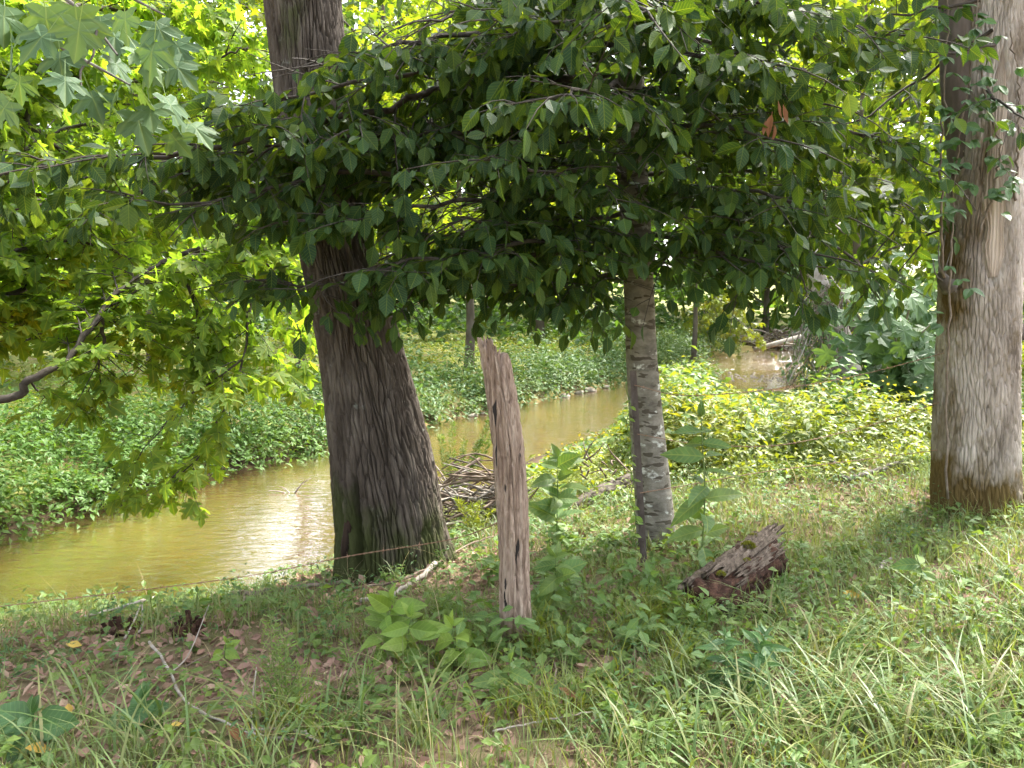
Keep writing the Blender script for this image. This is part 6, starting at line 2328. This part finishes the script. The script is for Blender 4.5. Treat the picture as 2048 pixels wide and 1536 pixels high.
plant('bushy small leaved plant at the foot of the steel post', 1300, 1215, 1305, 1125, 8, 0.06, 'plant', 10, per_node=3, wid=0.3)
plant('second small leaved plant hugging the left end of the rotten log', 1352, 1235, 1350, 1160, 7, 0.055, 'plant', 11, per_node=3, wid=0.3)
plant('five leaf sprig between the post plant and the steel post', 1165, 1205, 1168, 1165, 3, 0.085, 'plant', 12, per_node=3)
plant('light green plant in the open grass at right', 1828, 1190, 1832, 1110, 4, 0.12, 'plant', 13)
plant('dark bushy narrow leaved plant in the right foreground', 1440, 1395, 1450, 1275, 10, 0.095, 'plant_dark', 14, per_node=3, wid=0.16)
plant('dark narrow leaved plant leaning right in the right foreground', 1510, 1400, 1530, 1270, 10, 0.095, 'plant_dark', 15, per_node=3, wid=0.16)
plant('green sprout under the lower end of the rotten log', 1425, 1250, 1430, 1220, 3, 0.06, 'plant', 16, per_node=3)
plant('sprig of pointed leaves at the lower right of the log', 1548, 1215, 1552, 1165, 5, 0.06, 'plant', 17, per_node=3)
plant('yellowing leafy sprig in the litter at left', 455, 1340, 452, 1285, 4, 0.075, 'plant_yellow', 18, per_node=3)
plant('pale plant between the two torn stumps', 305, 1240, 300, 1190, 4, 0.085, 'plant_yellow', 19)
plant('leafy plant growing over the taller torn stump', 392, 1235, 395, 1185, 4, 0.08, 'plant', 20)
plant('dark toothed plant in the lower left corner', 60, 1500, 62, 1430, 4, 0.14, 'plant_dark', 21, wid=0.36)
plant('broad leaved plant in the litter at lower left', 290, 1450, 285, 1400, 4, 0.12, 'plant_dark', 22, wid=0.32)
plant('big pale leaf cluster on the lower left border', 0, 1470, 2, 1440, 3, 0.12, 'plant', 23, wid=0.36)
plant('three pale heart shaped leaves in the right foreground grass', 1770, 1440, 1768, 1395, 2, 0.10, 'plant', 24, per_node=3, wid=0.34, lift=0.2)
plant('small grey green plant at the right border', 1945, 1305, 1945, 1270, 3, 0.085, 'plant', 25, wid=0.34)
plant('tiny clover like sprig at bottom centre', 1235, 1470, 1232, 1400, 6, 0.05, 'plant_yellow', 26, per_node=3, wid=0.34)
plant('sapling sprig by the right tree roots', 1915, 1005, 1925, 960, 4, 0.10, 'plant', 27, wid=0.2)
plant('single broad yellow green leaf plant below the post on the left', 850, 1445, 845, 1425, 2, 0.12, 'plant_yellow', 28, lift=0.1)
plant('trailing plant in the litter left of the wooden post', 745, 1400, 745, 1365, 4, 0.06, 'plant', 29, per_node=3)
plant('leafy seedling at the top of the bank on the far left', 110, 1210, 105, 1180, 3, 0.08, 'plant_dark', 30)
plant('slim leafy seedling beside the bank edge at left', 190, 1205, 195, 1165, 5, 0.07, 'plant_dark', 31, wid=0.16)
plant('jade green low plant behind the upright yellow one', 900, 1235, 900, 1200, 5, 0.07, 'plant', 32, per_node=3)
plant('lone low plant in the grass behind the log', 1600, 1120, 1602, 1085, 4, 0.06, 'plant', 33, per_node=3)
plant('pale plant near the lower right corner', 1990, 1470, 1990, 1440, 3, 0.08, 'plant', 34, wid=0.3)


# ---- feathery weeds
def feathery(label, px, py, tops, seed, mat='plant', leaf=0.03):
    q_ = np.random.default_rng(seed)
    b_ = hit(px, py)
    t_ = thing('feathery_weed', label, 'weed', b_, 'feathery weeds of the near bank')
    Lp = Leaves()
    for tx, ty in tops:
        bb_ = b_ + np.array([q_.normal(0, 0.03), q_.normal(0, 0.03), 0])
        tp_ = at(tx, ty, b_[1] + q_.normal(0, 0.05))
        C_ = smooth_path([bb_, bb_ * 0.5 + tp_ * 0.5 + q_.normal(0, 0.015, 3), tp_], 20)
        MB().tube(C_, np.linspace(0.003, 0.001, 20), 5).build('stem', M['stem'], t_)
        L_ = np.linalg.norm(tp_ - bb_)
        n_ = int(L_ * 420)
        i_ = q_.uniform(3, 18.9, n_)
        Pn = np.stack([np.interp(i_, np.arange(20), C_[:, j]) for j in range(3)], 1)
        az_ = q_.uniform(0, 2 * math.pi, n_)
        off = q_.random(n_) ** 0.7 * 0.05 * (1.15 - i_ / 20)
        D_ = np.stack([np.cos(az_), np.sin(az_), np.full(n_, 0.6)], 1)
        Lp.many(Pn + D_ * off[:, None], D_ + q_.normal(0, 0.3, (n_, 3)), q_.normal(0, 1, (n_, 3)), leaf * q_.uniform(0.6, 1.2, n_))
    fo_ = link('foliage', leaf_mesh('foliage', T_ovate(2, 0.10, 0.2, 0.1), Lp.frames()), M[mat], t_)
    fo_['kind'] = 'stuff'


feathery('tall feathery weed left of the wooden post in the foreground litter', 560, 1440, [(540, 1230), (575, 1260), (600, 1330), (510, 1310), (560, 1290), (625, 1360)], 1)
feathery('feathery weed between the leaning tree and the wooden post', 890, 1250, [(882, 1100), (915, 1170), (860, 1180), (935, 1190)], 2)
feathery('feathery weed in the litter right of the tall one', 720, 1400, [(690, 1290), (740, 1330), (760, 1310)], 3)
feathery('small feathery weed at the roots of the leaning tree', 690, 1240, [(680, 1195), (705, 1190)], 4)
feathery('bright goldenrod like weed standing at the water edge left of the post', 905, 1010, [(905, 845), (880, 870), (930, 880), (960, 880), (985, 830), (990, 860)], 5, 'herb', 0.06)
feathery('fern like weed on the bank right of the leaning tree', 940, 1075, [(915, 1000), (945, 1010), (965, 1005), (985, 1020)], 6, 'herb_yellow', 0.05)

# ---- a few leaves that stand out on the ground
for px, py, s_, mat, lab in ((165, 1303, 0.075, 'yellow_leaf', 'yellow fallen leaf in the litter at left'), (1722, 1205, 0.10, 'yellow_leaf', 'large yellow fallen leaf in the grass right of the log'),
                             (105, 1515, 0.09, 'yellow_leaf', 'orange yellow fallen leaf at the lower left corner'), (418, 1215, 0.06, 'yellow_leaf', 'yellow leaf caught at the taller torn stump'),
                             (365, 1465, 0.045, 'yellow_leaf', 'small orange leaf beside the long grey twig'), (140, 1450, 0.06, 'yellow_leaf', 'yellow leaf by the dark toothed plant'),
                             (1485, 1345, 0.10, 'dead_leaf', 'dry brown leaf hanging on the dark bushy plant'), (1520, 1350, 0.10, 'dead_leaf', 'dry pinkish leaf hanging right of the other dry leaf'),
                             (1115, 1420, 0.10, 'dead_leaf', 'curled tan leaf standing in the grass at bottom centre'), (450, 1500, 0.13, 'dead_leaf', 'large brown curled leaf at the bottom near the sticks')):
    p = hit(px, py) + UP * 0.03
    Lv = Leaves()
    Lv.one(np.zeros(3), np.array([q.normal(), q.normal(), 0.1 if mat == 'yellow_leaf' else -0.8]), np.array([0, -0.5, 1.0]), s_)
    ms_ = leaf_mesh('fallen_leaf', T_curl(0.3 if mat == 'yellow_leaf' else 0.16, 0.5), Lv.frames())
    o = link('fallen_leaf', ms_, M[mat])
    o.location = Vector(p + (UP * 0.06 if mat == 'dead_leaf' else 0))
    tag(o, lab, 'leaf', 'single leaves on the ground')
